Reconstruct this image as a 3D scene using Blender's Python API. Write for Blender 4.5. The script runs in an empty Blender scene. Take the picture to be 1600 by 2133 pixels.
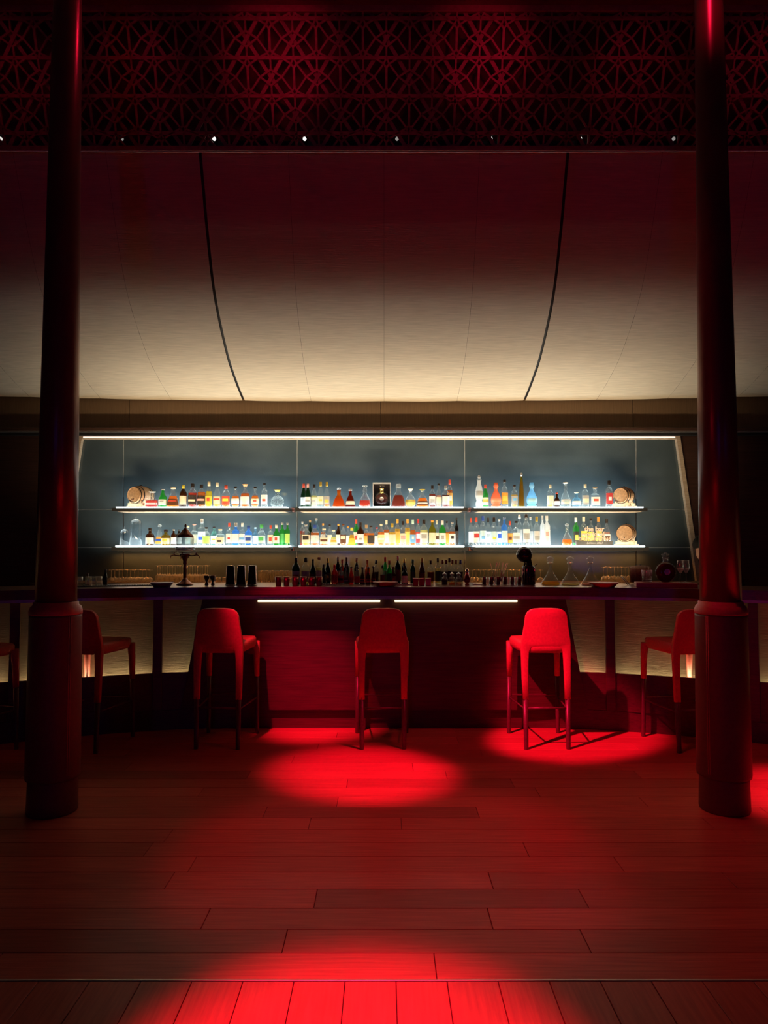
import bpy, math, random
from mathutils import Vector, Matrix
random.seed(7)
PI = math.pi
S = bpy.context.scene
COL = S.collection

# ------------------------------------------------------------------ camera
FPX, CX, CY = 1500.0, 800.0, 1066.5        # focal length and centre in pixels of the 1600x2133 frame
EYE = 1.453                                # camera height, metres
PITCH = math.atan((1130 - CY) / FPX)       # horizon sits at row 1130
cam_d = bpy.data.cameras.new('camera'); cam = bpy.data.objects.new('camera', cam_d); COL.objects.link(cam)
cam.location = (0, 0, EYE); cam.rotation_euler = (PI / 2 + PITCH, 0, 0)
cam_d.sensor_fit = 'HORIZONTAL'; cam_d.sensor_width = 36.0; cam_d.lens = 36.0 * FPX / 1600.0
cam_d.clip_start = 0.05
S.camera = cam
S.view_settings.view_transform = 'Standard'; S.view_settings.look = 'None'
S.view_settings.gamma = 1.0; S.view_settings.use_curve_mapping = False
S.view_settings.exposure = 0.0
S.cycles.caustics_reflective = False; S.cycles.caustics_refractive = False
S.cycles.transparent_max_bounces = 24
S.cycles.sample_clamp_indirect = 4.0

def at(px, py, D):
    """point seen at pixel (px,py) on the vertical plane Y = D"""
    u, v = (px - CX) / FPX, (CY - py) / FPX
    c, s = math.cos(PITCH), math.sin(PITCH)
    dy, dz = c - v * s, s + v * c
    t = D / dy
    return Vector((u * t, D, EYE + dz * t))
def ground(px, py, z=0.0):
    """point seen at pixel (px,py) on the level plane at height z"""
    u, v = (px - CX) / FPX, (CY - py) / FPX
    c, s = math.cos(PITCH), math.sin(PITCH)
    dy, dz = c - v * s, s + v * c
    t = (z - EYE) / dz
    return Vector((u * t, dy * t, z))
def PX(n, D): return n * D / FPX           # n pixels at distance D, in metres

# ------------------------------------------------------------------ world and lights
w = bpy.data.worlds.new('world'); S.world = w; w.use_nodes = True
w.node_tree.nodes['Background'].inputs[0].default_value = (0.05, 0.006, 0.006, 1)
w.node_tree.nodes['Background'].inputs[1].default_value = 0.05
RED = (1.0, 0.010, 0.075); WARM = (1.0, 0.70, 0.38); BLUE = (0.03, 0.06, 1.0)
def spot(name, loc, target, power, deg, blend=0.8, color=RED, radius=0.06):
    l = bpy.data.lights.new(name, 'SPOT'); l.energy = power; l.color = color
    l.spot_size = math.radians(deg); l.spot_blend = blend; l.shadow_soft_size = radius
    o = bpy.data.objects.new(name, l); COL.objects.link(o); o.location = loc
    o.rotation_euler = (Vector(target) - Vector(loc)).to_track_quat('-Z', 'Y').to_euler()
    return o
def area(name, loc, target, power, sx, sy, color=WARM, spread=PI):
    l = bpy.data.lights.new(name, 'AREA'); l.shape = 'RECTANGLE'; l.size = sx; l.size_y = sy
    l.energy = power; l.color = color; l.spread = spread
    o = bpy.data.objects.new(name, l); COL.objects.link(o); o.location = loc
    d = Vector(target) - Vector(loc)
    o.rotation_euler = d.to_track_quat('-Z', 'Y').to_euler()
    return o
# red stage lamps in the ceiling, plus added fill along the lattice
spot('red_spot_stool', (-1.9, 2.5, 4.7), (1.42, 5.45, 0.0), 3800, 11.4, 0.55)
spot('red_spot_pool', (1.9, 3.4, 4.8), (-0.12, 4.62, 0.0), 2600, 14.0, 0.85)
spot('red_spot_bar', (-1.6, 2.6, 4.8), (-0.56, 5.6, 0.33), 3000, 11.5, 1.0)
spot('red_spot_near', (-0.35, 0.5, 4.8), (-0.09, 1.93, 0.0), 2900, 18.0, 0.9)
spot('red_spot_side', (3.2, 3.6, 4.7), (2.62, 4.1, 0.0), 1800, 18.0, 0.9)
spot('red_wash', (0.9, 4.1, 5.0), (0.95, 4.3, 0.0), 110, 62.0, 1.0)
spot('red_wash_near', (0.05, 3.0, 5.0), (0.05, 3.40, 0.0), 140, 27.0, 0.5)
spot('red_spot_lattice_a', (-0.55, 4.2, 4.6), (-0.72, 5.0, 4.95), 7, 60.0, 1.0)
spot('red_spot_lattice_b', (0.75, 4.2, 4.6), (0.70, 5.0, 4.98), 6, 55.0, 1.0)
for lx in (-3.6, -2.7, -1.8, -0.9, 0.0, 0.9, 1.8, 2.7, 3.6):
    spot('red_lattice_fill', (lx, 4.35, 4.92), (lx, 5.1, 4.84), 1.3, 66.0, 1.0)  # added row of unseen lamps, lifts the red over the whole lattice
spot('red_spot_column', (1.62, 3.35, 4.98), (1.86, 3.95, 4.42), 30, 24.0, 1.0)
spot('red_spot_column_rim', (-0.9, 4.3, 4.9), (-1.8, 4.0, 4.2), 9, 60.0, 1.0)
spot('red_spot_rear', (-5.2, -1.0, 2.55), (1.9, 4.0, 0.6), 90, 26.0, 1.0, RED, 0.22)
# warm uplight strip along the working side of the bar, washing the wall top and the fabric
up = area('warm_bar_uplight', (0, 6.14, 1.06), (0, 6.14 + 0.64, 2.06), 36, 5.2, 0.05, (1.0, 0.77, 0.47), math.radians(92))
# ------------------------------------------------------------------ materials
_mats = {}
def _nodes(name):
    m = bpy.data.materials.new(name); m.use_nodes = True
    nt = m.node_tree; return m, nt, nt.nodes['Principled BSDF']
def L(nt, a, b): nt.links.new(a, b)
def noise(nt, scale=(1, 1, 1), ns=10.0, detail=3.0, coord='Object'):
    tc = nt.nodes.new('ShaderNodeTexCoord'); mp = nt.nodes.new('ShaderNodeMapping'); mp.inputs['Scale'].default_value = scale
    L(nt, tc.outputs[coord], mp.inputs['Vector'])
    n = nt.nodes.new('ShaderNodeTexNoise'); n.inputs['Scale'].default_value = ns; n.inputs['Detail'].default_value = detail
    L(nt, mp.outputs[0], n.inputs['Vector']); return n
def ramp(nt, fac, c0, c1, p0=0.35, p1=0.65):
    r = nt.nodes.new('ShaderNodeValToRGB'); e = r.color_ramp.elements
    e[0].position = p0; e[1].position = p1; e[0].color = (*c0, 1); e[1].color = (*c1, 1)
    L(nt, fac, r.inputs[0]); return r
def bump(nt, b, h, strength=0.3, dist=0.01):
    n = nt.nodes.new('ShaderNodeBump'); n.inputs['Strength'].default_value = strength; n.inputs['Distance'].default_value = dist
    L(nt, h, n.inputs['Height']); L(nt, n.outputs[0], b.inputs['Normal'])
def sc(c, k): return tuple(min(1.0, x * k) for x in c)
def plain(name, c, rough=0.5, metal=0.0, var=0.12, ns=30.0, spec=0.5, coat=0.0):
    """plain surface with a little procedural mottling"""
    if name in _mats: return _mats[name]
    m, nt, b = _nodes(name)
    n = noise(nt, ns=ns); r = ramp(nt, n.outputs[0], sc(c, 1 - var), sc(c, 1 + var))
    L(nt, r.outputs[0], b.inputs['Base Color'])
    b.inputs['Roughness'].default_value = rough; b.inputs['Metallic'].default_value = metal
    b.inputs['Specular IOR Level'].default_value = spec; b.inputs['Coat Weight'].default_value = coat
    _mats[name] = m; return m
def wood(name, c0, c1, scale=(2, 30, 30), ns=4.0, rough=0.4, rnd=0.0, bs=0.08, spec=0.5):
    if name in _mats: return _mats[name]
    m, nt, b = _nodes(name)
    n = noise(nt, scale, ns, 6.0); r = ramp(nt, n.outputs[0], c0, c1, 0.3, 0.7)
    out = r.outputs[0]
    if rnd:
        oi = nt.nodes.new('ShaderNodeObjectInfo'); mr = nt.nodes.new('ShaderNodeMapRange')
        mr.inputs['To Min'].default_value = 1 - rnd; mr.inputs['To Max'].default_value = 1 + rnd
        L(nt, oi.outputs['Random'], mr.inputs['Value'])
        hs = nt.nodes.new('ShaderNodeHueSaturation'); L(nt, mr.outputs[0], hs.inputs['Value']); L(nt, out, hs.inputs['Color'])
        out = hs.outputs[0]
    L(nt, out, b.inputs['Base Color']); b.inputs['Roughness'].default_value = rough
    b.inputs['Specular IOR Level'].default_value = spec
    bump(nt, b, n.outputs[0], bs, 0.004)
    _mats[name] = m; return m
def emit(name, c, strength):
    if name in _mats: return _mats[name]
    m, nt, b = _nodes(name)
    b.inputs['Base Color'].default_value = (*sc(c, 0.8), 1); b.inputs['Emission Color'].default_value = (*c, 1)
    b.inputs['Emission Strength'].default_value = strength
    _mats[name] = m; return m
def glass(name, tint=(1, 1, 1), refl=1.0, haze=0.0, rough=0.02):
    """thin glass: tinted see-through with fresnel gloss and an optional frosting"""
    if name in _mats: return _mats[name]
    m = bpy.data.materials.new(name); m.use_nodes = True; nt = m.node_tree; nt.nodes.clear()
    out = nt.nodes.new('ShaderNodeOutputMaterial')
    tr = nt.nodes.new('ShaderNodeBsdfTransparent')
    n = noise(nt, ns=14.0); r = ramp(nt, n.outputs[0], sc(tint, 0.95), tint); L(nt, r.outputs[0], tr.inputs[0])
    gl = nt.nodes.new('ShaderNodeBsdfGlossy'); gl.inputs['Roughness'].default_value = rough
    lw = nt.nodes.new('ShaderNodeLayerWeight'); lw.inputs['Blend'].default_value = 0.5
    pw = nt.nodes.new('ShaderNodeMath'); pw.operation = 'POWER'; pw.inputs[1].default_value = 3.0; L(nt, lw.outputs['Facing'], pw.inputs[0])
    mr = nt.nodes.new('ShaderNodeMath'); mr.operation = 'MULTIPLY_ADD'; mr.inputs[1].default_value = 0.55 * refl; mr.inputs[2].default_value = 0.035 * refl; mr.use_clamp = True
    L(nt, pw.outputs[0], mr.inputs[0])
    base = tr.outputs[0]
    if haze:
        df = nt.nodes.new('ShaderNodeBsdfDiffuse'); tl = nt.nodes.new('ShaderNodeBsdfTranslucent')
        df.inputs[0].default_value = (*tint, 1); tl.inputs[0].default_value = (*tint, 1)
        m1 = nt.nodes.new('ShaderNodeMixShader'); L(nt, df.outputs[0], m1.inputs[1]); L(nt, tl.outputs[0], m1.inputs[2])
        m2 = nt.nodes.new('ShaderNodeMixShader'); m2.inputs[0].default_value = haze
        L(nt, base, m2.inputs[1]); L(nt, m1.outputs[0], m2.inputs[2]); base = m2.outputs[0]
    mx = nt.nodes.new('ShaderNodeMixShader'); L(nt, mr.outputs[0], mx.inputs[0]); L(nt, base, mx.inputs[1]); L(nt, gl.outputs[0], mx.inputs[2])
    L(nt, mx.outputs[0], out.inputs[0])
    _mats[name] = m; return m
def paper(name, c, ink=(0.05, 0.04, 0.04), amount=0.64):
    """label paper with fine illegible lines of print"""
    if name in _mats: return _mats[name]
    m, nt, b = _nodes(name)
    n = noise(nt, (90, 90, 260), 3.0, 2.0); r = ramp(nt, n.outputs[0], c, sc(ink, 1), amount, amount + 0.08)
    L(nt, r.outputs[0], b.inputs['Base Color']); b.inputs['Roughness'].default_value = 0.6
    _mats[name] = m; return m

DARKWOOD = wood('dark_stained_wood', (0.055, 0.026, 0.018), (0.10, 0.048, 0.032), (1.2, 20, 26), 4.0, 0.38)
BARWOOD = wood('polished_bar_wood', (0.075, 0.035, 0.025), (0.13, 0.06, 0.042), (1.0, 22, 22), 4.0, 0.28)
PALEWOOD = wood('pale_ash_wood', (0.50, 0.37, 0.26), (0.66, 0.52, 0.38), (3, 3, 14), 5.0, 0.45)
CASKWOOD = wood('oak_cask_wood', (0.36, 0.19, 0.09), (0.58, 0.34, 0.17), (10, 10, 10), 5.0, 0.5)
CRADLE = wood('pine_cradle_wood', (0.60, 0.38, 0.19), (0.78, 0.55, 0.32), (8, 3, 20), 4.0, 0.5)
CASKDARK = wood('aged_cask_wood', (0.20, 0.095, 0.05), (0.33, 0.17, 0.085), (10, 10, 10), 5.0, 0.5)
FLOORWOOD = wood('oak_floor_plank', (0.43, 0.085, 0.06), (0.60, 0.13, 0.09), (1.3, 26, 10), 3.2, 0.30, 0.17, 0.08, 0.14)
FLOORDARK = wood('oak_floor_plank_dark', (0.30, 0.06, 0.042), (0.43, 0.09, 0.065), (1.3, 26, 10), 3.2, 0.30, 0.12, 0.08, 0.14)
FLOORNEAR = wood('oak_floor_plank_long', (0.46, 0.095, 0.068), (0.62, 0.135, 0.095), (26, 1.3, 10), 3.2, 0.30, 0.06, 0.10, 0.14)
LATTICE = wood('lattice_slat_wood', (0.30, 0.17, 0.11), (0.42, 0.25, 0.17), (8, 8, 8), 4.0, 0.5, 0.1)
LEATHER = plain('red_saddle_leather', (0.58, 0.13, 0.10), 0.45, 0, 0.08, 60)
DARKLEATHER = plain('dark_wrapped_leather', (0.16, 0.05, 0.04), 0.5, 0, 0.08, 50)
BRONZE = plain('dark_bronze_metal', (0.18, 0.085, 0.07), 0.30, 0.5, 0.06, 8)
LEGWOOD = plain('wenge_leg_wood', (0.10, 0.05, 0.04), 0.35, 0, 0.15, 40)
BLACKMET = plain('black_metal', (0.02, 0.018, 0.018), 0.3, 0.6, 0.1, 20)
CHROME = plain('polished_steel', (0.62, 0.60, 0.58), 0.12, 1.0, 0.04, 20)
GUNMETAL = plain('smoked_steel', (0.20, 0.13, 0.12), 0.16, 1.0, 0.08, 20)
COPPER = plain('hammered_copper', (0.34, 0.14, 0.11), 0.3, 0.7, 0.1, 60)
BRASSDK = plain('antique_brass', (0.24, 0.10, 0.07), 0.3, 0.85, 0.15, 50)
ALU = plain('brushed_aluminium', (0.55, 0.50, 0.45), 0.4, 0.8, 0.06, 30)
SEAM = plain('pale_lit_gap', (0.55, 0.58, 0.58), 0.4, 0.2, 0.05, 20)  # pale colour stands for light showing in the panel gaps
BLACK = plain('black_matte', (0.012, 0.010, 0.010), 0.6, 0, 0.1, 20)
PLASTER = plain('brown_wall_covering', (0.07, 0.032, 0.024), 0.65, 0, 0.2, 6)
SHELFLIGHT = emit('lit_shelf_glass', (0.80, 0.95, 0.97), 7.5)
LEDWARM = emit('warm_led', (1.0, 0.80, 0.50), 1.8)
LEDEDGE = emit('frame_led', (1.0, 0.86, 0.74), 1.1)
PINLIGHT = [emit('pin_lamp_%d' % i, (1, 0.95, 0.88), s) for i, s in enumerate((0.25, 0.8, 2.0))]

def hammered():
    m, nt, b = _nodes('hammered_gloss_panel')
    n = noise(nt, (1, 1, 1), 65.0, 1.5); n2 = noise(nt, (1, 1, 1), 3.0, 3.0)
    r = ramp(nt, n2.outputs[0], (0.062, 0.086, 0.100), (0.082, 0.110, 0.126)); L(nt, r.outputs[0], b.inputs['Base Color'])
    b.inputs['Roughness'].default_value = 0.12; b.inputs['Specular IOR Level'].default_value = 0.7
    bump(nt, b, n.outputs[0], 0.22, 0.0022)
    return m
PANEL = hammered()
def linen(name, c, s=(3, 60, 260)):
    m, nt, b = _nodes(name)
    n = noise(nt, s, 3.0, 4.0); r = ramp(nt, n.outputs[0], sc(c, 0.86), sc(c, 1.08), 0.3, 0.7); L(nt, r.outputs[0], b.inputs['Base Color'])
    b.inputs['Roughness'].default_value = 0.85; b.inputs['Specular IOR Level'].default_value = 0.15
    bump(nt, b, n.outputs[0], 0.35, 0.006); return m
LINEN = linen('woven_linen_ceiling', (0.62, 0.53, 0.41), (2.0, 30, 70))
RAFFIA = linen('woven_raffia_panel', (0.30, 0.24, 0.165), (3, 3, 70))
BANDCLOTH = linen('brown_band_cloth', (0.17, 0.105, 0.06), (60, 3, 2))

# ------------------------------------------------------------------ mesh helpers
class MB:
    def __init__(s): s.v, s.f, s.sm = [], [], []
    def add(s, vs, fs, smooth=False):
        o = len(s.v); s.v += [tuple(p) for p in vs]; s.f += [tuple(i + o for i in f) for f in fs]; s.sm += [smooth] * len(fs); return s
    def box(s, a, b, M=None):
        x0, y0, z0 = a; x1, y1, z1 = b
        vs = [Vector(p) for p in ((x0, y0, z0), (x1, y0, z0), (x1, y1, z0), (x0, y1, z0), (x0, y0, z1), (x1, y0, z1), (x1, y1, z1), (x0, y1, z1))]
        if M: vs = [M @ p for p in vs]
        return s.add(vs, [(0, 3, 2, 1), (4, 5, 6, 7), (0, 1, 5, 4), (1, 2, 6, 5), (2, 3, 7, 6), (3, 0, 4, 7)])
    def bbox(s, a, b, r=0.004):
        """box with chamfered edges along all sides"""
        x0, y0, z0 = a; x1, y1, z1 = b
        def ring(i, z): return [(x0 + i, y0, z), (x1 - i, y0, z), (x1, y0 + i, z), (x1, y1 - i, z), (x1 - i, y1, z), (x0 + i, y1, z), (x0, y1 - i, z), (x0, y0 + i, z)]
        def inner(z): return [(x0 + r, y0 + r, z), (x1 - r, y0 + r, z), (x1 - r, y0 + r, z), (x1 - r, y1 - r, z), (x1 - r, y1 - r, z), (x0 + r, y1 - r, z), (x0 + r, y1 - r, z), (x0 + r, y0 + r, z)]
        return s.rings([inner(z0), ring(r, z0 + r), ring(r, z1 - r), inner(z1)], smooth=False)
    def rings(s, R, smooth=True, cap=True, closed=True):
        n = len(R[0]); vs = [p for r in R for p in r]; fs = []
        m = n if closed else n - 1
        for i in range(len(R) - 1):
            for j in range(m):
                k = (j + 1) % n; fs.append((i * n + j, i * n + k, (i + 1) * n + k, (i + 1) * n + j))
        s.add(vs, fs, smooth)
        if cap and closed:
            o = len(s.v) - len(vs)
            s.f.append(tuple(o + j for j in reversed(range(n)))); s.f.append(tuple(o + (len(R) - 1) * n + j for j in range(n))); s.sm += [False, False]
        return s
    def lathe(s, prof, n=20, e=2.0, dy=1.0, M=None, smooth=True, a0=None, a1=None):
        """prof: (radius, z) list, cross-section a superellipse of exponent e"""
        def sec(r, z):
            out = []
            for j in range(n):
                a = 2 * PI * (j + 0.5) / n if a0 is None else a0 + (a1 - a0) * j / (n - 1)
                c, q = math.cos(a), math.sin(a)
                k = (abs(c) ** e + abs(q) ** e) ** (-1.0 / e)
                p = Vector((r * k * c, r * k * q * dy, z)); out.append(M @ p if M else p)
            return out
        return s.rings([sec(r, z) for r, z in prof], smooth, cap=a0 is None, closed=a0 is None)
    def tube(s, pts, r, n=8, smooth=True):
        pts = [Vector(p) for p in pts]; R = []
        rr = r if isinstance(r, (list, tuple)) else [r] * len(pts)
        for i, p in enumerate(pts):
            d = (pts[min(i + 1, len(pts) - 1)] - pts[max(i - 1, 0)]).normalized()
            up = Vector((0, 0, 1)) if abs(d.z) < 0.95 else Vector((0, 1, 0))
            a = d.cross(up).normalized(); b = a.cross(d).normalized()
            R.append([p + rr[i] * (math.cos(2 * PI * j / n) * a + math.sin(2 * PI * j / n) * b) for j in range(n)])
        return s.rings(R, smooth)
    def prism(s, poly, d0, d1, axis='y'):
        """polygon in (x,z) pulled along y (axis y) or in (x,y) pulled along z"""
        n = len(poly)
        f = (lambda p, d: (p[0], d, p[1])) if axis == 'y' else (lambda p, d: (p[0], p[1], d))
        vs = [f(p, d0) for p in poly] + [f(p, d1) for p in poly]
        fs = [tuple(range(n)), tuple(reversed(range(n, 2 * n)))] + [(j, j + n, (j + 1) % n + n, (j + 1) % n) for j in range(n)]
        return s.add(vs, fs)
    def strip(s, path, w, t):
        """flat bar along a polyline in the (x,z) plane, width w, thickness t along y"""
        for a, b in zip(path[:-1], path[1:]):
            a, b = Vector((a[0], 0, a[1])), Vector((b[0], 0, b[1])); d = (b - a).normalized(); q = Vector((-d.z, 0, d.x)) * w / 2; y = Vector((0, t / 2, 0))
            vs = [a - q - y, a + q - y, b + q - y, b - q - y, a - q + y, a + q + y, b + q + y, b - q + y]
            s.add(vs, [(0, 1, 2, 3), (7, 6, 5, 4), (0, 4, 5, 1), (1, 5, 6, 2), (2, 6, 7, 3), (3, 7, 4, 0)])
        return s
    def mesh(s, name, mat):
        me = bpy.data.meshes.new(name); me.from_pydata([tuple(v) for v in s.v], [], s.f); me.update()
        me.polygons.foreach_set('use_smooth', s.sm); me.materials.append(mat)
        import bmesh
        bm = bmesh.new(); bm.from_mesh(me); bmesh.ops.remove_doubles(bm, verts=bm.verts, dist=1e-6); bmesh.ops.recalc_face_normals(bm, faces=bm.faces); bm.to_mesh(me); bm.free()
        return me
    def build(s, name, mat, parent=None, loc=None, rot=None):
        return put(name, s.mesh(name, mat), parent, loc, rot)
def put(name, me, parent=None, loc=None, rot=None):
    o = bpy.data.objects.new(name, me); COL.objects.link(o)
    if parent: o.parent = parent
    if loc is not None: o.location = loc
    if rot is not None: o.rotation_euler = rot
    return o
def tag(o, label=None, cat=None, group=None, kind=None):
    if label: o['label'] = label
    if cat: o['category'] = cat
    if group: o['group'] = group
    if kind: o['kind'] = kind
    return o
def thing(name, label, cat, loc=(0, 0, 0), rz=0.0, group=None):
    o = bpy.data.objects.new(name, None); COL.objects.link(o); o.empty_display_size = 0.05
    o.location = loc; o.rotation_euler = (0, 0, rz)
    return tag(o, label, cat, group)
def copy_tree(o, parent=None):
    c = o.copy(); COL.objects.link(c); c.parent = parent
    for ch in list(o.children): copy_tree(ch, c)
    return c
def struct(o, label): return tag(o, label, None, None, 'structure')
# ------------------------------------------------------------------ setting: floor
WALL_D = 7.10
fl = MB().box((-6, -6, -0.08), (6, 7.6, -0.014)).build('floor', BLACK)
struct(fl, 'dark oak plank floor of the bar room under red light')
def plank(x0, x1, y0, y1, mat):
    g = 0.0012
    MB().bbox((x0 + g, y0 + g, -0.013), (x1 - g, y1 - g, random.uniform(-0.0006, 0.0)), 0.0015).build('plank', mat, fl)
Y_SPLIT = ground(800, 2041).y
rows = [2041, 1981, 1931, 1887.5, 1849, 1817, 1785, 1754, 1728.5, 1703, 1680, 1659, 1641.5, 1623.5, 1606.5, 1590, 1575]
ry = [ground(800, v).y for v in rows]
pw = (ry[-1] - ry[0]) / (len(ry) - 1)
joints = {0: [907], 1: [594, 1218], 2: [430, 1020], 3: [658, 1214], 4: [1022, 1520], 5: [400, 1290], 6: [1096], 7: [350, 1540], 8: [645, 836], 9: [552, 995], 10: [703, 1340], 11: [418, 1120],
          12: [723, 1068], 13: [517, 930, 1330], 14: [860, 1290], 15: [610, 1170]}
darkrows = {(3, 658), (9, 552), (12, 723), (1, -1), (13, -1)}
nrow = int((5.78 - ry[0]) / pw) + 1
for i in range(nrow):
    y0, y1 = ry[0] + i * pw, ry[0] + (i + 1) * pw
    vis = rows[i] if i < len(rows) - 1 else None
    js = []
    if vis is not None:
        ym = (rows[i] + rows[i + 1]) / 2
        js = [(ground(j, ym).x, j) for j in joints.get(i, [])]
    else:
        js = [(random.uniform(-2.2, -0.3), 0), (random.uniform(0.3, 2.2), 0)]
    lo, hi = js[0][0], js[-1][0]
    while lo > -4.2: lo -= random.uniform(1.3, 2.0); js.insert(0, (lo, -1))
    while hi < 4.2: hi += random.uniform(1.3, 2.0); js.append((hi, 0))
    for (a, ja), (b, jb) in zip(js[:-1], js[1:]):
        d = (i, ja) in darkrows or (ja == -1 and (i, -1) in darkrows and b > -2.5)
        plank(a, b, y0, min(y1, 5.9), FLOORDARK if d else FLOORWOOD)
xs = [ground(v, 2041).x for v in (931, 1037, 1145)]; w0 = xs[1] - xs[0]
for k in range(-17, 17):
    a = xs[0] + k * w0; plank(a, a + w0, -0.9 - random.uniform(0, 0.6), Y_SPLIT - 0.006, FLOORNEAR)
MB().bbox((-4.6, Y_SPLIT - 0.005, -0.013), (4.6, Y_SPLIT + 0.003, 0.0012), 0.0008).build('divider_strip', ALU, fl)

# ------------------------------------------------------------------ setting: walls and ceiling
Z_BAND0, Z_BAND1 = at(800, 891, WALL_D).z, at(800, 836, WALL_D).z
wb = MB().box((-6, WALL_D + 0.02, 0), (6, WALL_D + 0.25, 5.3)).build('wall_back', PLASTER)
struct(wb, 'long back wall of the bar with glossy dark panels')
for nm, bx in (('wall_left', ((-6.2, -6, 0), (-6, 7.3, 5.3))), ('wall_right', ((6, -6, 0), (6.2, 7.3, 5.3))), ('wall_front', ((-6, -6.2, 0), (6, -6, 5.3)))):
    struct(MB().box(*bx).build(nm, PLASTER), {'wall_left': 'dark brown side wall with the blue lit far corner', 'wall_right': 'dark brown side wall by the red lit floor', 'wall_front': 'dark brown wall facing the bar across the room'}[nm])
# niche outline (trapezoid) and its glossy panels
def wp(x, y, d=0.0): p = at(x, y, WALL_D - d); return (p.x, p.z)
def edge_l(y): return 175 - (y - 912) * 0.155
def edge_r(y): return 1405 + (y - 912) * 0.143
rowsy = [916, 1062, 1140.5, 1222]; colsx = [None, 257, 619, 968, 1325, None]
for r in range(3):
    ya, yb = rowsy[r] + 0.7, rowsy[r + 1] - 0.7
    for c in range(5):
        xa = (edge_l(ya), edge_l(yb)) if c == 0 else (colsx[c] + 1, colsx[c] + 1)
        xb = (edge_r(ya), edge_r(yb)) if c == 4 else (colsx[c + 1] - 1, colsx[c + 1] - 1)
        MB().prism([wp(xa[0], ya), wp(xb[0], ya), wp(xb[1], yb), wp(xa[1], yb)], WALL_D, WALL_D + 0.02).build('panel', PANEL, wb)
sm = MB()
for c in (257, 619, 968, 1325):
    a, b = wp(c, 915), wp(c, 1222); sm.box((a[0] - 0.004, WALL_D + 0.006, b[1]), (a[0] + 0.004, WALL_D + 0.019, a[1]))
for r in (1062, 1140.5):
    a, b = wp(edge_l(r), r), wp(edge_r(r), r); sm.box((a[0], WALL_D + 0.006, a[1] - 0.003), (b[0], WALL_D + 0.019, a[1] + 0.003))
sm.build('lit_gap_strip', SEAM, wb)
# wood wall to both sides of the niche
for s, e in ((-1, edge_l), (1, edge_r)):
    o = 9 * s
    zt = at(800, 905, WALL_D).z
    P = [wp(e(905) + o, 905), (5.98 * s, zt), (5.98 * s, 0.0), (wp(e(1222) + o, 1222)[0], 0.0), wp(e(1222) + o, 1222)]
    MB().prism(P, WALL_D - 0.02, WALL_D + 0.02).build('wood_panel', DARKWOOD, wb)
MB().box((-3.3, WALL_D - 0.01, 0), (3.3, WALL_D + 0.02, wp(800, 1222)[1])).build('lower_panel', DARKWOOD, wb)
# pale frame round the niche
def tr(name, pts, mat, label, d0=0.05, d1=-0.02):
    return struct(MB().prism(pts, WALL_D - d0, WALL_D - d1).build(name, mat), label)
tr('trim_1', [wp(edge_l(910) - 8, 908), wp(edge_r(910) + 8, 908), wp(edge_r(916), 915.5), wp(edge_l(916), 915.5)], PALEWOOD, 'pale lit top rail of the niche frame')
tr('trim_2', [wp(edge_l(910) - 8, 908), wp(edge_l(916), 915.5), wp(edge_l(1222), 1222), wp(edge_l(1222) - 9, 1222)], PALEWOOD, 'pale slanting frame rail beside the tapped casks')
tr('trim_3', [wp(edge_r(910) + 8, 908), wp(edge_r(1222) + 9, 1222), wp(edge_r(1222), 1222), wp(edge_r(916), 915.5)], PALEWOOD, 'pale slanting frame rail beside the bartender')
a, b = wp(edge_l(912) + 3, 911), wp(edge_r(912) - 3, 913.5)
led = MB().box((a[0], WALL_D - 0.056, b[1]), (b[0], WALL_D - 0.05, a[1])).build('led_strip', LEDEDGE, bpy.data.objects['trim_1'])
# long wall trim under the band and the cloth band
za, zb, zc = at(800, 890, 7.0).z, at(800, 897, 7.0).z, at(800, 900, 7.0).z
t4 = struct(MB().bbox((-6, 7.0, zb), (6, WALL_D + 0.02, za), 0.006).build('trim_4', DARKWOOD), 'long dark wood ledge under the brown cloth band')
MB().bbox((-6, 7.01, zc), (6, WALL_D + 0.02, zb), 0.003).build('lower_lip', ALU, t4)
MB().bbox((-6, 7.03, at(800, 907, 7.03).z), (6, WALL_D + 0.02, zc), 0.004).build('shadow_rail', BLACK, t4)
xb = [-6] + [at(v, 860, WALL_D).x for v in (270, 793, 1318)] + [6]
for x0, x1 in zip(xb[:-1], xb[1:]):
    MB().bbox((x0 + 0.0025, WALL_D - 0.012, za), (x1 - 0.0025, WALL_D + 0.02, Z_BAND1 + 0.06), 0.002).build('band_panel', BANDCLOTH, wb)
# fabric canopy rising from the wall into the room
prof = [(836.5, 7.06), (800, 6.71), (740, 6.30), (620, 5.82), (480, 5.54), (400, 5.42), (316, 5.30)]
PF = [(d, at(800, y, d).z) for y, d in prof]
def crom(P, n=8):
    out = []
    for i in range(len(P) - 1):
        p0, p1, p2, p3 = P[max(i - 1, 0)], P[i], P[i + 1], P[min(i + 2, len(P) - 1)]
        for k in range(n):
            t = k / n
            out.append(tuple(0.5 * (2 * p1[a] + (p2[a] - p0[a]) * t + (2 * p0[a] - 5 * p1[a] + 4 * p2[a] - p3[a]) * t * t + (3 * p1[a] - p0[a] - 3 * p2[a] + p3[a]) * t ** 3) for a in (0, 1)))
    return out + [P[-1]]
CP = crom(PF)
SX = [0.0]
seams = [-5.8, -4.9, -4.2, -3.5, -2.8, -2.1, -1.386, -0.72, 0, 0.72, 1.386, 2.1, 2.8, 3.5, 4.2, 4.9, 5.8]
ce = MB().box((-6, -6, at(800, 12, 4.93).z), (6, 4.99, 5.35)).build('ceiling', plain('dark_red_ceiling', (0.16, 0.06, 0.05), 0.7, 0, 0.15, 5))
struct(ce, 'dark ceiling above the lattice screen and linen canopy')
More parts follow.
